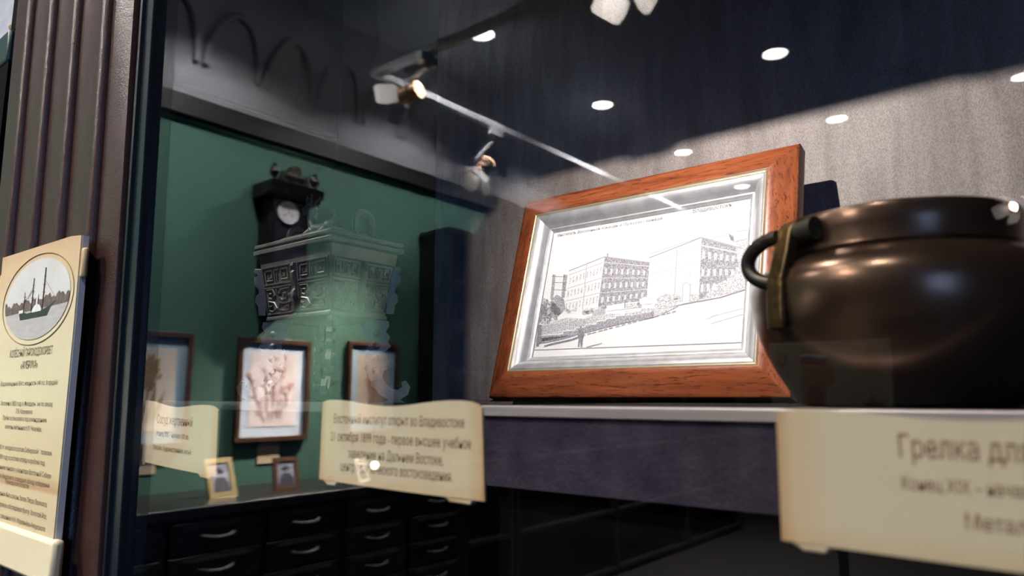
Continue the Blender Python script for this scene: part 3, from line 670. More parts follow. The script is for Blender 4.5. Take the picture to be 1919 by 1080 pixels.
shutter([(-1.6, 1.460), (-1.6, 1.10), (-.563, 1.10), (-.563, 1.460)])
k.build('added_light_blades', M_black, cs)
spot('case_lamp', (LX, LY, LZ), (-.18, .36, 1.40), 9.8, 118, 1.0, .0004, (1, .93, .87), cs)
cs2 = thing('case_spotlight', (-.66, 0, 1.66), 'small added case spotlight to light the bronze vessel, on a stem behind the header', 'spotlight')  # unseen second lamp, added to brighten the vessel's front
MB().lathe([(.006, .022), (.014, .020), (.014, .004), (.010, .003)], (-.66, .02, LZ), 24).build('housing', M_black, cs2); MB().tube([Vector((-.66, .02, LZ)) + Vector((0, 0, .02)), Vector((-.66, .02, LZ)) + Vector((0, 0, .05)), ((-.66, .02, LZ)[0], -.001, 1.66)], .004, 8).build('stem', M_black, cs2)
spot('case_lamp', (-.66, .02, LZ), (-.55, .130, 1.33), 7.0, 36, 1.0, .004, (1, .97, .93), cs2)

# ------------------------------------------------------------------ glass shelf and velvet plinth
PT = 1.2452
sh = thing('glass_shelf', (-.8, .2, 1.242), 'clear glass shelf under the bronze vessel', 'shelf')
MB().box(-1.40, -.268, .014, .37, 1.2418, 1.2470).build('sheet', M_shelfglass, sh)
MB().box(-1.40, -.268, .0125, .014, 1.2420, 1.2468).build('polished_edge', M_glassedge, sh)
for x in (-1.38, -.30):
    for y in (.34,): MB().cyl((x, y, 1.0), (x, y, 1.2418), .006, seg=12).build('support', M_black, sh)
pn = thing('velvet_plinth', (0, .22, 1.0), 'low plinth covered in dark velvet with a bright metal top edge', 'plinth')
PX0 = -.2605
MB().box(PX0, .45, .077, .378, 1.203, 1.2392).build('velvet_body', M_velvet, pn)
MB().box(PX0, .45, .080, .380, 1.2392, PT).build('velvet_top', mat('black_velvet', (.010, .008, .011, 1), .95, spec=.1), pn)
MB().box(PX0 - .001, .45, .075, .080, 1.2392, PT).build('metal_edge', M_alu, pn, bevel=.0008)
MB().box(PX0 + .004, .45, .085, .378, 1.0, 1.203).build('black_base', M_black, pn)

# ------------------------------------------------------------------ framed photograph leaning on the plinth
TH = math.radians(16.0); FW_, FH_ = .2715, .2043
P0 = Vector((-.4343, .28, 1.249)); EX = Vector((1, 0, 0)); EV = Vector((0, math.sin(TH), math.cos(TH))); EN = Vector((0, -math.cos(TH), math.sin(TH)))
def fp(u, v, h=0.0): return P0 + EX * u + EV * v + EN * h
fr = thing('framed_photograph', (P0.x + FW_ / 2, .285, PT), 'mahogany and silver framed old photograph of two brick buildings, leaning back on the plinth', 'framed photograph')
def moulding(mb, prof, side):
    V = []
    for wv, h in prof:
        c = [(wv, wv), (FW_ - wv, wv), (FW_ - wv, FH_ - wv), (wv, FH_ - wv)]
        a, b_ = c[side], c[(side + 1) % 4]; V += [fp(*a, h), fp(*b_, h)]
    n = len(prof); F = [(2 * i, 2 * i + 1, 2 * ((i + 1) % n) + 1, 2 * ((i + 1) % n)) for i in range(n)]
    F += [tuple(2 * i for i in range(n))[::-1], tuple(2 * i + 1 for i in range(n))]
    mb.add(V, F)
outer = [(0, -.013), (0, -.0008), (.0008, 0), (.004, .0012), (.010, .0038), (.017, .0062), (.0205, .0068), (.0218, .0066), (.0218, -.013)]
for s_ in range(4):
    k = MB(); moulding(k, outer, s_); k.build('wood_rail', M_woodx if s_ % 2 == 0 else M_woodz, fr, angle=50)
k = MB()
for s_ in range(4): moulding(k, [(.0219, -.01), (.0219, .0062), (.0224, .0066), (.0232, .0062), (.0236, .0045), (.0236, -.01)], s_)
k.build('gilt_fillet', M_gilt, fr)
k = MB()
for s_ in range(4): moulding(k, [(.0237, -.011), (.0237, .0048), (.0250, .0056), (.0270, .0052), (.0300, .0034), (.0325, .0006), (.0342, -.0024), (.0348, -.0034), (.0352, -.0030), (.0362, -.0030), (.0372, -.0040), (.0384, -.0046), (.0392, -.0058), (.0392, -.011)], s_)
k.build('silver_slip', M_silver, fr, angle=28)
HP = -.0058
MB().add([fp(.036, .036, HP - .004), fp(FW_ - .036, .036, HP - .004), fp(FW_ - .036, FH_ - .036, HP - .004), fp(.036, FH_ - .036, HP - .004), fp(.036, .036, HP), fp(FW_ - .036, .036, HP), fp(FW_ - .036, FH_ - .036, HP), fp(.036, FH_ - .036, HP)],
         [(0, 1, 2, 3), (4, 5, 6, 7), (0, 1, 5, 4), (1, 2, 6, 5), (2, 3, 7, 6), (3, 0, 4, 7)]).build('photo_sheet', M_paper, fr)
MB().add([fp(.01, .01, -.0128), fp(FW_ - .01, .01, -.0128), fp(FW_ - .01, FH_ - .01, -.0128), fp(.01, FH_ - .01, -.0128), fp(.01, .01, -.0115), fp(FW_ - .01, .01, -.0115), fp(FW_ - .01, FH_ - .01, -.0115), fp(.01, FH_ - .01, -.0115)],
         [(0, 1, 2, 3), (4, 5, 6, 7), (0, 1, 5, 4), (1, 2, 6, 5), (2, 3, 7, 6), (3, 0, 4, 7)]).build('backing', M_black, fr)
k = MB(); a_ = fp(FW_ / 2 - .02, .15, -.013); b_ = fp(FW_ / 2 + .02, .15, -.013)
k.add([a_, b_, Vector((b_.x + .005, .374, PT)), Vector((a_.x - .005, .374, PT)), a_ + Vector((0, .003, 0)), b_ + Vector((0, .003, 0)), Vector((b_.x + .005, .377, PT)), Vector((a_.x - .005, .377, PT))],
      [(0, 1, 2, 3), (4, 5, 6, 7), (0, 1, 5, 4), (1, 2, 6, 5), (2, 3, 7, 6), (3, 0, 4, 7)]); k.build('easel_leg', M_black, fr)

# the printed view: flat shapes on the photo sheet (u, v in metres on the sheet)
PO = P0 + EN * HP
def uv(cx, cy):
    px, py = 990 + cx / 3.6, 370 + cy / 3.6; r = ray(px, py); t = (PO - CPOS).dot(EN) / r.dot(EN); q = CPOS + r * t - PO
    return (q.x, q.dot(EV))
U0, U1, V0, V1 = .0393, FW_ - .0393, .0393, FH_ - .0393
def clipuv(p): return (min(max(p[0], U0), U1), min(max(p[1], V0), V1))
LAYER = [0]
def shape(mb, pts, lay):
    mb.poly([fp(*clipuv(uv(*p)), HP + .00004 * lay) for p in pts])
def line(mb, pts, wd, lay):
    q = [Vector(clipuv(uv(*p)) + (0,)) for p in pts]
    for a, b_ in zip(q, q[1:]):
        d = (b_ - a)
        if d.length < 1e-6: continue
        d.normalize(); n_ = Vector((-d.y, d.x, 0)) * wd / 2
        mb.poly([fp(p.x, p.y, HP + .00004 * lay) for p in (a - n_, b_ - n_, b_ + n_, a + n_)])
def lerp2(q, s, t):     # q: TL TR BR BL
    x = [(1 - t) * ((1 - s) * q[0][i] + s * q[1][i]) + t * ((1 - s) * q[3][i] + s * q[2][i]) for i in (0, 1)]
    return tuple(x)
pd, pm_, plt, pw, pln, pbk = MB(), MB(), MB(), MB(), MB(), MB()
A_l = [(280, 495), (515, 402), (468, 760), (235, 800)]; A_r = [(515, 402), (820, 440), (800, 705), (468, 760)]
B_l = [(820, 410), (1170, 275), (1150, 690), (800, 690)]; B_r = [(1170, 275), (1440, 345), (1430, 630), (1150, 692)]
shape(plt, A_l, 2); shape(pd, A_r, 2); shape(pw, B_l, 3); shape(pd, B_r, 3)
shape(pm_, [(1400, 335), (1440, 345), (1510, 420), (1495, 622), (1300, 662), (1180, 690), (1240, 600), (1330, 560), (1420, 470)], 4)
shape(plt, [(1240, 285), (1355, 245), (1385, 275), (1500, 225), (1500, 330), (1440, 345)], 2)
shape(pbk, [(1350, 245), (1385, 262), (1390, 300), (1365, 290)], 5)
shape(pm_, [(1375, 300), (1500, 270), (1500, 420), (1445, 350)], 3)
for q, wd in (((1230, 282), (1355, 243), .0006), ((1360, 250), (1505, 218), .0006), ((1390, 300), (1505, 275), .0006)) and []: pass
line(pln, [(1235, 284), (1355, 244), (1505, 216)], .0006, 6); line(pln, [(1385, 300), (1505, 278)], .0006, 6)
# cornices and string courses
line(pln, [(275, 498), (515, 402), (820, 442)], .0011, 6); line(pln, [(815, 410), (1170, 272), (1440, 345)], .0012, 6); line(pln, [(820, 384), (1168, 268)], .0005, 6)
for f in (.10, .40, .68):
    line(pln, [lerp2(A_l, 0, f), lerp2(A_l, 1, f)], .0005, 6)
    line(plt, [lerp2(A_r, 0, f), lerp2(A_r, 1, f)], .0004, 6)
for f in (.12, .40): line(pln, [lerp2(B_l, 0, f), lerp2(B_l, 1, f)], .0004, 6)
line(plt, [lerp2(B_r, 0, .12), lerp2(B_r, .9, .12)], .0009, 6)
line(pln, [(395, 455), (365, 790)], .0006, 6); line(pln, [(1005, 345), (985, 700)], .0006, 6); line(pbk, [(536, 378), (536, 402)], .0011, 6)
def windows(mb, q, cols, rows, ww, wh, lay, double=False):
    for c_ in cols:
        for r_ in rows:
            shape(mb, [lerp2(q, c_ - ww, r_ - wh), lerp2(q, c_ + ww, r_ - wh), lerp2(q, c_ + ww, r_ + wh), lerp2(q, c_ - ww, r_ + wh)], lay)
windows(pm_, A_l, [.06 + i * .098 for i in range(10)], (.24, .53, .80), .022, .065, 7)
for i in range(8):
    c_ = .07 + i * .118
    windows(pw, A_r, [c_ - .011, c_ + .013], (.27, .55, .82), .008, .055, 7)
windows(pln, B_l, [.18, .44, .80], (.22, .55), .004, .055, 7)
for c_ in (.14, .42, .76):
    windows(plt, B_l, [c_], (.22, .52), .045, .06, 6)
for i in range(6):
    c_ = .07 + i * .145
    windows(pw, B_r, [c_ - .016, c_ + .020], (.27, .56) if i > 2 else (.27, .56, .82), .013, .060, 7)
# doorway and steps of the right-hand building
shape(pm_, [(1035, 585), (1065, 570), (1100, 580), (1105, 592), (1040, 592)], 8); shape(plt, [(1045, 592), (1095, 592), (1090, 700), (1040, 700)], 8); line(pln, [(1045, 592), (1040, 705)], .0006, 9); line(pln, [(1095, 592), (1090, 705)], .0006, 9)
shape(pm_, [(1095, 650), (1150, 655), (1150, 700), (1090, 705)], 8); shape(pm_, [(975, 655), (1030, 660), (1030, 705), (975, 705)], 8)
# towers and trees on the left
shape(plt, [(165, 520), (262, 525), (245, 690), (150, 690)], 1); shape(pd, [(165, 520), (185, 525), (168, 690), (148, 690)], 2); shape(pd, [(238, 520), (265, 525), (245, 680), (222, 680)], 2)
for y_ in (535, 575, 625): line(pbk, [(160, y_), (262, y_ + 2)], .0006, 3)
rnd = random.Random(3)
def blob(mb, cx, cy, rx, ry, lay, n=18, j=.35):
    shape(mb, [(cx + rx * (1 + rnd.uniform(-j, j)) * math.cos(2 * math.pi * i / n), cy + ry * (1 + rnd.uniform(-j, j)) * math.sin(2 * math.pi * i / n)) for i in range(n)], lay)
for cx, cy, rx, ry in ((90, 740, 45, 50), (140, 750, 50, 60), (60, 800, 40, 55), (110, 820, 55, 45)): blob(pm_, cx, cy, rx, ry, 3)
blob(pd, 200, 730, 50, 70, 4, j=.15); blob(pd, 175, 770, 40, 50, 4)
for i in range(60): blob(pbk, rnd.uniform(45, 160), rnd.uniform(690, 860), rnd.uniform(3, 9), rnd.uniform(3, 9), 5, 7)
# gardens between the houses and the stepped stone wall
for i in range(40):
    x_ = rnd.uniform(250, 1000); base = 800 - (x_ - 250) * .13
    blob(pm_, x_, base + rnd.uniform(-40, 0), rnd.uniform(8, 24), rnd.uniform(6, 16), 8, 9)
shape(pw, [(530, 735), (640, 715), (740, 705), (740, 745), (530, 770)], 9); shape(pm_, [(660, 720), (740, 712), (738, 745), (655, 748)], 10); line(pbk, [(655, 700), (652, 750)], .0008, 10)
shape(pm_, [(870, 680), (930, 645), (975, 665), (975, 700), (870, 705)], 9); shape(pw, [(750, 690), (790, 672), (840, 690), (840, 720), (755, 725)], 9)
shape(pbk, [(435, 770), (470, 755), (520, 745), (520, 790), (435, 805)], 9)
for i in range(9): line(pw, [(445 + i * 9, 750), (440 + i * 9, 800)], .0006, 10)
steps = [(75, 865), (160, 835), (160, 820), (300, 805), (300, 800), (440, 800)]
top = [(80, 862), (165, 845), (250, 815), (390, 820), (390, 805), (470, 800), (560, 785), (650, 790), (650, 768), (760, 765), (760, 745), (850, 742), (850, 722), (1000, 705), (1010, 740)]
bot = [(850, 812), (700, 838), (560, 872), (430, 905), (330, 930), (200, 950), (80, 978)]
shape(pm_, top + bot, 11)
shape(pd, [(80, 935), (230, 925), (235, 905), (320, 900), (320, 880), (460, 860), (460, 840), (520, 838), (525, 825), (590, 822), (600, 808), (700, 800), (850, 770), (850, 812), (700, 838), (560, 872), (430, 905), (330, 930), (80, 980)], 12)
for pts in ([(80, 935), (235, 922), (238, 905), (320, 898), (322, 880), (385, 876), (388, 860), (460, 856), (462, 838), (525, 832), (528, 818), (590, 815), (592, 798), (650, 795), (652, 776), (760, 768), (760, 750), (850, 744)],): line(pw, pts, .0010, 13)
for i in range(26): line(pbk, [(85 + i * 13, 870 - i * 2), (85 + i * 13, 925 - i * 2.6)], .00025, 13)
for j in range(4): line(pl_ if False else pln, [(85, 880 + j * 14), (440, 815 + j * 13)], .00035, 13)
shape(pbk, [(62, 862), (92, 862), (92, 985), (55, 995)], 13); shape(pd, [(92, 952), (230, 938), (330, 930), (250, 955), (110, 985), (92, 985)], 12)
line(pbk, [(110, 1005), (190, 985), (300, 960), (350, 940)], .0016, 12)
x_ = 360
while x_ < 1000:
    y0_ = 935 - (x_ - 360) * .262; line(pln, [(x_, y0_), (x_ + 26, y0_ - 7)], .0011, 12); x_ += rnd.uniform(32, 44)
line(pln, [(950, 745), (1050, 720), (1300, 675), (1490, 620)], .0009, 12)
shape(plt, [(1190, 745), (1235, 742), (1235, 820), (1180, 815)], 9); shape(plt, [(1230, 740), (1250, 742), (1255, 800), (1235, 805)], 10); line(plt, [(1250, 800), (1470, 745)], .0007, 9); line(plt, [(1220, 855), (1470, 785)], .0007, 9)
# passers-by
shape(pbk, [(345, 895), (365, 890), (378, 925), (370, 960), (365, 1012), (355, 1012), (352, 965), (345, 1010), (336, 1010), (342, 960), (336, 930)], 14); blob(pbk, 357, 880, 8, 10, 14, 8, .1)
shape(pbk, [(28, 965), (42, 965), (46, 1015), (24, 1018)], 14); shape(pbk, [(58, 950), (70, 950), (74, 1005), (54, 1008)], 14)
line(pln, [(395, 1012), (500, 985)], .0008, 12); line(pln, [(20, 1032), (1480, 978)], .0005, 12)
for nm, mb, m in (('print_halftone', plt, M_pl), ('print_mid_tones', pm_, M_pm), ('print_dark_tones', pd, M_pd), ('print_highlights', pw, M_pw), ('print_outlines', pln, M_pline), ('print_black_tones', pbk, M_pblk)):
    mb.build(nm, m, fr, fix=False)
k = MB()
def ptext(s_, c0, c1, cap):
    a, b_ = Vector(uv(*c0) + (0,)), Vector(uv(*c1) + (0,)); d = (b_ - a); ex_ = EX * (d.x / d.length) + EV * (d.y / d.length); ey_ = EV * (d.x / d.length) - EX * (d.y / d.length)
    text_into(k, s_, fp(a.x, a.y, HP + .0006), ex_, ey_, d.length, cap, 'L')
ptext('Институтъ Восточныхъ языковъ и Мужская Гимназія.', (200, 268), (912, 150), .0032)
ptext('Владивостокъ.', (1112, 108), (1385, 62), .0042)
k.build('lettering', M_ptext, fr, fix=False)

# ------------------------------------------------------------------ parchment labels behind the glass
def label_sign(x0, x1, zt, zb, dz, label, lines, tilt=0.0, Y=.0040):
    t = thing('parchment_label', ((x0 + x1) / 2, Y, zb), label, 'label', 'scroll-shaped parchment labels')
    W_ = x1 - x0; Hh = zt - zb
    def wave(f): return zt + tilt * f - .0011 - .0014 * math.cos(2 * math.pi * (f * 1.30 - .10)) * (-1) - .0018 * max(0, (f - .92) / .08) ** 2 - .0010 * max(0, (.06 - f) / .06) ** 2
    def low(f): return zb + tilt * f + dz * f
    N = 40; top_ = [(x0 + W_ * i / N, wave(i / N)) for i in range(N + 1)]
    bot_ = [(x0 - .004 * W_ + (W_ * 1.02) * i / N, low(i / N) - .0004 * math.sin(math.pi * i / N)) for i in range(N, -1, -1)]
    pts = top_ + bot_; n_ = len(pts)
    k = MB()
    V = [Vector((x, Y, z)) for x, z in pts] + [Vector((x, Y + .0011, z)) for x, z in pts]
    F = [(i, i + 1, n_ - 2 - i, n_ - 1 - i) for i in range(N)] + [(n_ + i, n_ + n_ - 1 - i, n_ + n_ - 2 - i, n_ + i + 1) for i in range(N)] + [(i, (i + 1) % n_, n_ + (i + 1) % n_, n_ + i) for i in range(n_)]
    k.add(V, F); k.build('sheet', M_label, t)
    MB().box(x0 + .002, x1 - .002, Y + .0011, Y + .0016, low(0) + .002, zt - .0045 + min(0, tilt)).build('backing', M_black, t)  # black sheet added in place of shade on the label's back
    for f0, f1 in ((.02, .135), (.80, .965)):
        k = MB(); a, b_ = x0 + W_ * f0, x0 + W_ * f1; z = low((f0 + f1) / 2); s2 = (low(f1) - low(f0)) / (b_ - a)
        zf = lambda x: low(0) + s2 * (x - x0)
        k.prism([(a, zf(a) + .001), (b_, zf(b_) + .001), (b_ - .001, zf(b_) - .0008), (b_ - .002, zf(b_) - .0010), (b_ - .0028, zf(b_) - .0022), (a + .0032, zf(a) - .0022), (a + .0018, zf(a) - .0010), (a + .0006, zf(a) - .0008)],
                lambda x, z: Vector((x, Y + .0003, z)), lambda x, z: Vector((x, Y + .004, z)))
        k.build('roll', M_roll, t, bevel=.0004)
    k = MB(); xc = (x0 + x1) / 2
    for s_, fx, z, wd, cap in lines:
        sl = math.atan2(tilt * .8, W_)
        text_into(k, s_, (xc + fx * W_, Y - .0001, z), (math.cos(sl), 0, math.sin(sl)), (-math.sin(sl), 0, math.cos(sl)), wd, cap)
    k.build('lettering', M_ink, t, fix=False)
def zY(px, py): return at(px, py, .004).z
YL = .004
label_sign(at(263, 770, YL).x, at(409, 770, YL).x, at(280, 751, YL).z, at(250, 862, YL).z, -.0006, 'small cream scroll label for the vessel, beside the dark corner profile',
           [('Сосуд жертвенный', -.02, at(330, 797, YL).z, .047, .0058), ('Конец XIX – начало XX вв.', -.03, at(328, 821, YL).z, .043, .0033), ('Металл. Художественное литьё', -.03, at(327, 848, YL).z, .050, .0033)], tilt=-.0032, Y=YL)
label_sign(at(604, 770, .004).x, at(903, 770, .004).x, zY(640, 751), zY(594, 898), -.0010, 'cream scroll label with four lines of text, in front of the shelf edge',
           [('Восточный институт открыт во Владивостоке', .0, zY(750, 798), .088, .0047), ('21 октября 1899 года - первое высшее учебное', .01, zY(750, 834), .094, .0047), ('заведение на Дальнем Востоке,', .0, zY(745, 866), .064, .0047), ('центр практического востоковедения.', .0, zY(745, 893), .075, .0047)])
xl3 = at(1456, 800, .004).x
label_sign(xl3, xl3 + .109, zY(1520, 768), zY(1457, 1012), -.0006, 'large cream scroll label standing before the copper brazier',
           [('Грелка для рук', -.005, at(1685, 857, .004).z, .0415, .0064), ('Конец XIX – начало XX вв.', -.005, at(1685, 917, .004).z, .0415, .0037), ('Металл', .006, at(1812, 993, .004).z, .0155, .0042)])

# ------------------------------------------------------------------ copper hand-warmer brazier
bc = Vector((-.0685, .148, PT + .0004))
M_brz = mat('aged_copper', (.085, .048, .030, 1), .26, .8, color2=(.17, .105, .070, 1), scale=14, detail=6, bump=.25, bscale=26)
M_brass = mat('worn_brass', (.20, .125, .05, 1), .42, 1.0, color2=(.11, .075, .04, 1), scale=90, bump=.4, bscale=160)
M_patina = mat('green_patina', (.035, .033, .018, 1), .6, .5, color2=(.10, .10, .05, 1), scale=150, contrast=(.5,.75))
bz = thing('brazier', bc, 'round dark copper hand-warming brazier with side ring handle, behind the large label', 'brazier')
k = MB(); k.lathe([(0, 0), (.0415, 0), (.0450, .0012), (.0497, .008), (.0542, .0152), (.0582, .0235), (.0612, .0305), (.0634, .0378), (.0644, .0445), (.0645, .0500), (.0640, .0545), (.0622, .0588), (.0590, .0624), (.0550, .0650), (.0522, .0664), (.0505, .0668), (.0490, .0665), (.047, .060), (.044, .03), (0, .02)], bc, 96)
k.build('bowl', M_brz, bz)
k = MB(); k.lathe([(.0490, .0666), (.0510, .0669), (.0517, .0682), (.0514, .0698), (.0517, .076), (.0517, .0815), (.0508, .0838), (.0490, .0846), (.0465, .0838), (.0460, .082), (.047, .079), (.047, .0666)], bc, 96, cap=False); k.build('rim_band', M_brz, bz)
# pierced lid: shallow dome of crossing wires
k = MB()
for i in range(-11, 12):
    for ax in (0, 1):
        pts = []
        for j in range(-16, 17):
            a, b2 = i * .0040, j * .0029
            r2 = a * a + b2 * b2
            if r2 > .0465 ** 2: continue
            z = .0820 + .0110 * (1 - r2 / .0465 ** 2)
            pts.append(bc + (Vector((a, b2, z)) if ax == 0 else Vector((b2, a, z))))
        if len(pts) > 1: k.tube(pts, .0009, 5)
k.build('mesh_lid', mat('dark_copper_wire', (.055, .038, .028, 1), .5, .9), bz)
# strap bracket and ring handle on the side that shows in front of the left edge
def bpt(ang, r, z): return bc + Vector((r * math.cos(ang), r * math.sin(ang), z))
ang = math.radians(235)
def sidebracket(ang):
    tv = Vector((-math.sin(ang), math.cos(ang), 0)); ov = Vector((math.cos(ang), math.sin(ang), 0))
    def q(t, o, z): return bc + tv * t + ov * o + Vector((0, 0, z))
    k = MB(); prof = [(.0510, .0815), (.0560, .0820), (.0600, .0780), (.0625, .068), (.0665, .055), (.0675, .040), (.0672, .0335), (.0645, .0330), (.0640, .042), (.0640, .052), (.0610, .062), (.0555, .072), (.0515, .076)]
    k.prism(prof, lambda o, z: q(-.0050, o, z), lambda o, z: q(.0050, o, z)); br = k.build('strap', M_brass, bz, bevel=.0008); br['label'] = 'brass strap riveted to the rim'
    k = MB(); k.cyl(q(.004, .0555, .0765), q(.0135, .0535, .0765), .0042, .0050, seg=14); k.build('rivet_boss', M_patina, bz)
    k = MB(); pts = []
    for i in range(17):
        a = math.pi * (.0 + i / 16); pts.append(q(-.004 - .0165 * math.sin(a), .0600 + .0050 * math.sin(a), .0755 - .0105 + .0105 * math.cos(a)))
    k.tube(pts, [.0033] * 17, 12); k.build('ring_handle', mat('dark_iron', (.05, .042, .036, 1), .4, .9), bz)
sidebracket(ang); sidebracket(ang + math.pi)

# ------------------------------------------------------------------ bronze sacrificial vessel on the glass shelf
M_brnz = mat('grey_bronze', (.13, .125, .115, 1), .45, .4, color2=(.085, .082, .075, 1), scale=60, bump=.3, bscale=120)
SX0, SX1, SY0, SY1 = -.606, -.489, .140, .222; SZ = 1.2470
vs = thing('sacrificial_vessel', ((SX0 + SX1) / 2, (SY0 + SY1) / 2, SZ), 'grey bronze four-legged lidded vessel with a lion knob on the glass shelf', 'vessel')
cx, cy = (SX0 + SX1) / 2, (SY0 + SY1) / 2; hx, hy = (SX1 - SX0) / 2, (SY1 - SY0) / 2
def ringbox(mb, rows):
    V = []
    for ox, z in rows: V += [(cx - hx + ox, cy - hy + ox, z), (cx + hx - ox, cy - hy + ox, z), (cx + hx - ox, cy + hy - ox, z), (cx - hx + ox, cy + hy - ox, z)]
    n_ = len(rows); F = [(4 * i + j, 4 * i + (j + 1) % 4, 4 * i + 4 + (j + 1) % 4, 4 * i + 4 + j) for i in range(n_ - 1) for j in range(4)]
    F += [(3, 2, 1, 0), tuple(4 * (n_ - 1) + j for j in range(4))]; mb.add(V, F)
ZB = 1.318; ZR = 1.380
k = MB(); ringbox(k, [(.0115, ZB), (.0095, ZB + .001), (.0095, ZB + .004), (.0105, ZB + .005), (.0075, ZB + .030), (.0050, ZB + .050), (.0035, ZR - .002), (.0035, ZR)]); k.build('body', M_brnz, vs, bevel=.0008)
k = MB(); ringbox(k, [(.002, ZR), (-.0005, ZR + .0005), (-.0005, ZR + .0045), (.002, ZR + .0055), (.002, ZR + .0065), (.000, ZR + .007), (.000, ZR + .010), (.008, ZR + .013), (.016, ZR + .0165), (.0185, ZR + .0185), (.022, ZR + .0195)]); k.build('lid', M_brnz, vs, bevel=.0006)
# raised fret pattern on the four faces
def face_pt(side, u, z, out):
    f = (z - ZB - .005) / (ZR - ZB - .005); inset = .0105 + (.0035 - .0105) * f
    if side == 0: return Vector((cx + u * (hx - inset), cy - hy + inset - out, z))
    if side == 1: return Vector((cx + hx - inset + out, cy + u * (hy - inset), z))
    if side == 2: return Vector((cx - u * (hx - inset), cy + hy - inset + out, z))
    return Vector((cx - hx + inset - out, cy - u * (hy - inset), z))
def fret(mb, side, u0, u1, z0, z1, kind):
    mid = (u0 + u1) / 2
    def P(a, b_): return face_pt(side, u0 + (u1 - u0) * a, z0 + (z1 - z0) * b_, .0003)
    if kind == 'band':
        curves = [[(0, 0), (0, 1), (1, 1), (1, 0), (0, 0)], [(.10, .2), (.10, .8), (.34, .8), (.34, .38), (.2, .38), (.2, .58)], [(.9, .2), (.9, .8), (.66, .8), (.66, .38), (.8, .38), (.8, .58)], [(.42, .2), (.42, .8), (.58, .8)], [(.5, .2), (.5, .6)], [(.1, .2), (.34, .2)], [(.66, .2), (.9, .2)]]
    else:
        curves = [[(0, 0), (0, 1), (1, 1), (1, 0), (0, 0)], [(.06, .92), (.30, .92), (.36, .70), (.22, .56), (.12, .64), (.16, .78), (.24, .76)], [(.08, .48), (.30, .42), (.40, .20), (.22, .08), (.08, .14), (.10, .28), (.22, .30)], [(.94, .92), (.60, .90), (.48, .66), (.62, .48), (.80, .56), (.78, .74), (.66, .74)],
                  [(.94, .40), (.70, .36), (.50, .40), (.46, .14), (.66, .08), (.88, .12), (.86, .26), (.70, .24)], [(.42, .95), (.42, .80)], [(.94, .64), (.86, .66)]]
    for c_ in curves: mb.tube([P(*p) for p in c_], .00105, 5)
for side in range(4):
    k = MB()
    for u0, u1 in ((-.93, -.10), (.10, .93)):
        fret(k, side, u0, u1, ZB + .034, ZB + .050, 'band'); fret(k, side, u0, u1, ZB + .007, ZB + .031, 'beast')
    k.build('fret_relief', M_brnz, vs)
# notched flanges: face centres and outer corners
def flange(a, d_out, z0, z1, th=.0022, depth=.008):
    a = Vector(a); d = Vector(d_out).normalized(); tv = Vector((-d.y, d.x, 0)); k = MB()
    H_ = z1 - z0; pr = [(-.003, z0), (depth * .45, z0), (depth * .55, z0 + H_ * .20), (depth * .9, z0 + H_ * .28), (depth * .8, z0 + H_ * .42), (depth * .5, z0 + H_ * .47), (depth * .6, z0 + H_ * .56), (depth * 1.05, z0 + H_ * .64), (depth * 1.15, z0 + H_ * .80), (depth * .7, z0 + H_ * .86), (depth * 1.2, z0 + H_ * .93), (depth * 1.1, z1), (-.003, z1)]
    k.prism(pr, lambda o, z: a + d * o - tv * th + Vector((0, 0, z)), lambda o, z: a + d * o + tv * th + Vector((0, 0, z))); k.build('flange', M_brnz, vs, bevel=.0004)
for side in range(4):
    p = face_pt(side, 0, ZB + .03, -.001); dd = [(0, -1, 0), (1, 0, 0), (0, 1, 0), (-1, 0, 0)][side]
    flange((p.x, p.y, 0), dd, ZB + .006, ZB + .050, depth=.0055)
for sx_, sy_2 in ((-1, -1), (1, -1), (1, 1), (-1, 1)):
    if (sx_, sy_2) != (1, -1): flange((cx + sx_ * (hx - .008), cy + sy_2 * (hy - .008), 0), (sx_, sy_2, 0), ZB + .006, ZB + .050, depth=.0085)
# legs: flat openwork beasts set on the diagonals, tails curled at the foot
for sx_, sy_2 in ((-1, -1), (1, -1), (1, 1), (-1, 1)):
    a = Vector((cx + sx_ * (hx - .020), cy + sy_2 * (hy - .020), 0)); d = Vector((sx_, sy_2, 0)).normalized(); tv = Vector((-d.y, d.x, 0)); H_ = ZB - SZ
    outl = [(.016, 1.0), (.017, .93), (.014, .86), (.018, .80), (.016, .73), (.019, .68), (.014, .60), (.016, .52), (.020, .47), (.018, .40), (.013, .36), (.012, .28), (.015, .20), (.020, .14), (.026, .12), (.030, .16), (.029, .22), (.033, .24), (.037, .16), (.035, .06), (.028, .0), (.018, .0), (.010, .06), (.005, .16), (.000, .28), (-.004, .38), (.000, .44), (-.005, .50), (-.003, .60), (-.001, .70), (-.004, .80), (-.008, .92), (-.010, 1.0)]
    k = MB(); k.prism(outl, lambda o, f: a + d * o - tv * .0022 + Vector((0, 0, SZ + f * H_)), lambda o, f: a + d * o + tv * .0022 + Vector((0, 0, SZ + f * H_)))
    for f in (.2, .36, .52, .68, .84): k.ball(a + d * .006 + Vector((0, 0, SZ + f * H_)), (.0045, .0045, .004), 8, 6)
    k.build('leg', M_brnz, vs)
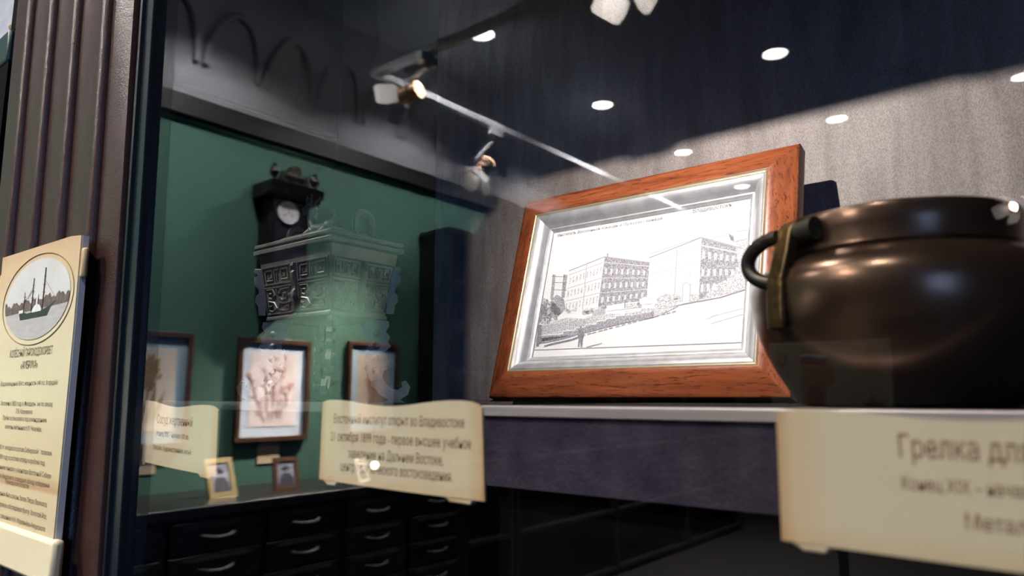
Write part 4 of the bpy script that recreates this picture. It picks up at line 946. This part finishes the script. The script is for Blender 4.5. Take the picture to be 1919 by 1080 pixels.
# loop handles at the two short ends of the lid
for s in (1, -1):
    x_ = cx + s * (hx - .008); z0 = ZR + .010; k = MB()
    pts = [(x_, cy - .0085, z0), (x_, cy - .009, z0 + .014)] + [(x_, cy - .009 * math.cos(math.pi * i / 8), z0 + .014 + .009 * math.sin(math.pi * i / 8)) for i in range(1, 8)] + [(x_, cy + .009, z0 + .014), (x_, cy + .0085, z0)]
    k.tube(pts, .0032, 10); k.build('loop_handle', M_brnz, vs)
# crouching lion knob: one fused body, head turned up towards the front edge
zl = ZR + .0190; k = MB(); L0 = Vector((cx - .004, cy - .006, zl))
k.tube([L0 + Vector((-.013, 0, .004)), L0 + Vector((-.006, 0, .0055)), L0 + Vector((.004, 0, .005)), L0 + Vector((.014, 0, .006))], [.005, .0062, .0058, .0062], 14)
k.ball(L0 + Vector((.014, 0, .006)), (.0075, .0075, .007)); k.tube([L0 + Vector((.018, 0, .008)), L0 + Vector((.024, 0, .013)), L0 + Vector((.021, 0, .019)), L0 + Vector((.016, 0, .018))], [.0035, .004, .0042, .0022], 10)
k.tube([L0 + Vector((-.010, 0, .006)), L0 + Vector((-.014, -.001, .016)), L0 + Vector((-.013, -.001, .024))], [.0058, .0045, .0052], 12)
hd = L0 + Vector((-.014, -.002, .029)); k.ball(hd, (.0072, .0058, .0056)); k.ball(hd + Vector((-.007, -.001, -.002)), (.0044, .004, .003)); k.ball(hd + Vector((-.008, -.001, -.0055)), (.0036, .003, .0016))
for dx, dy, dz_, ex_, ez_ in ((.002, .003, .004, .008, .010), (.002, -.003, .004, .008, .010), (.005, 0, .003, .012, .006), (.005, .003, 0, .011, .001), (.005, -.003, 0, .011, .001), (.004, 0, -.003, .010, -.005), (-.001, .004, .004, .002, .009), (-.001, -.004, .004, .002, .009)):
    k.tube([hd + Vector((dx, dy, dz_)), hd + Vector((ex_, dy * 1.6, ez_))], [.0022, .0009], 7)
for dx in (-.011, .013):
    for dy in (-.007, .007): k.tube([L0 + Vector((dx, dy * .6, .005)), L0 + Vector((dx - .004, dy, .001)), L0 + Vector((dx - .010, dy, .0008))], [.0036, .003, .0024], 8)
k.build('lion_knob', M_brnz, vs, remesh=.0009)
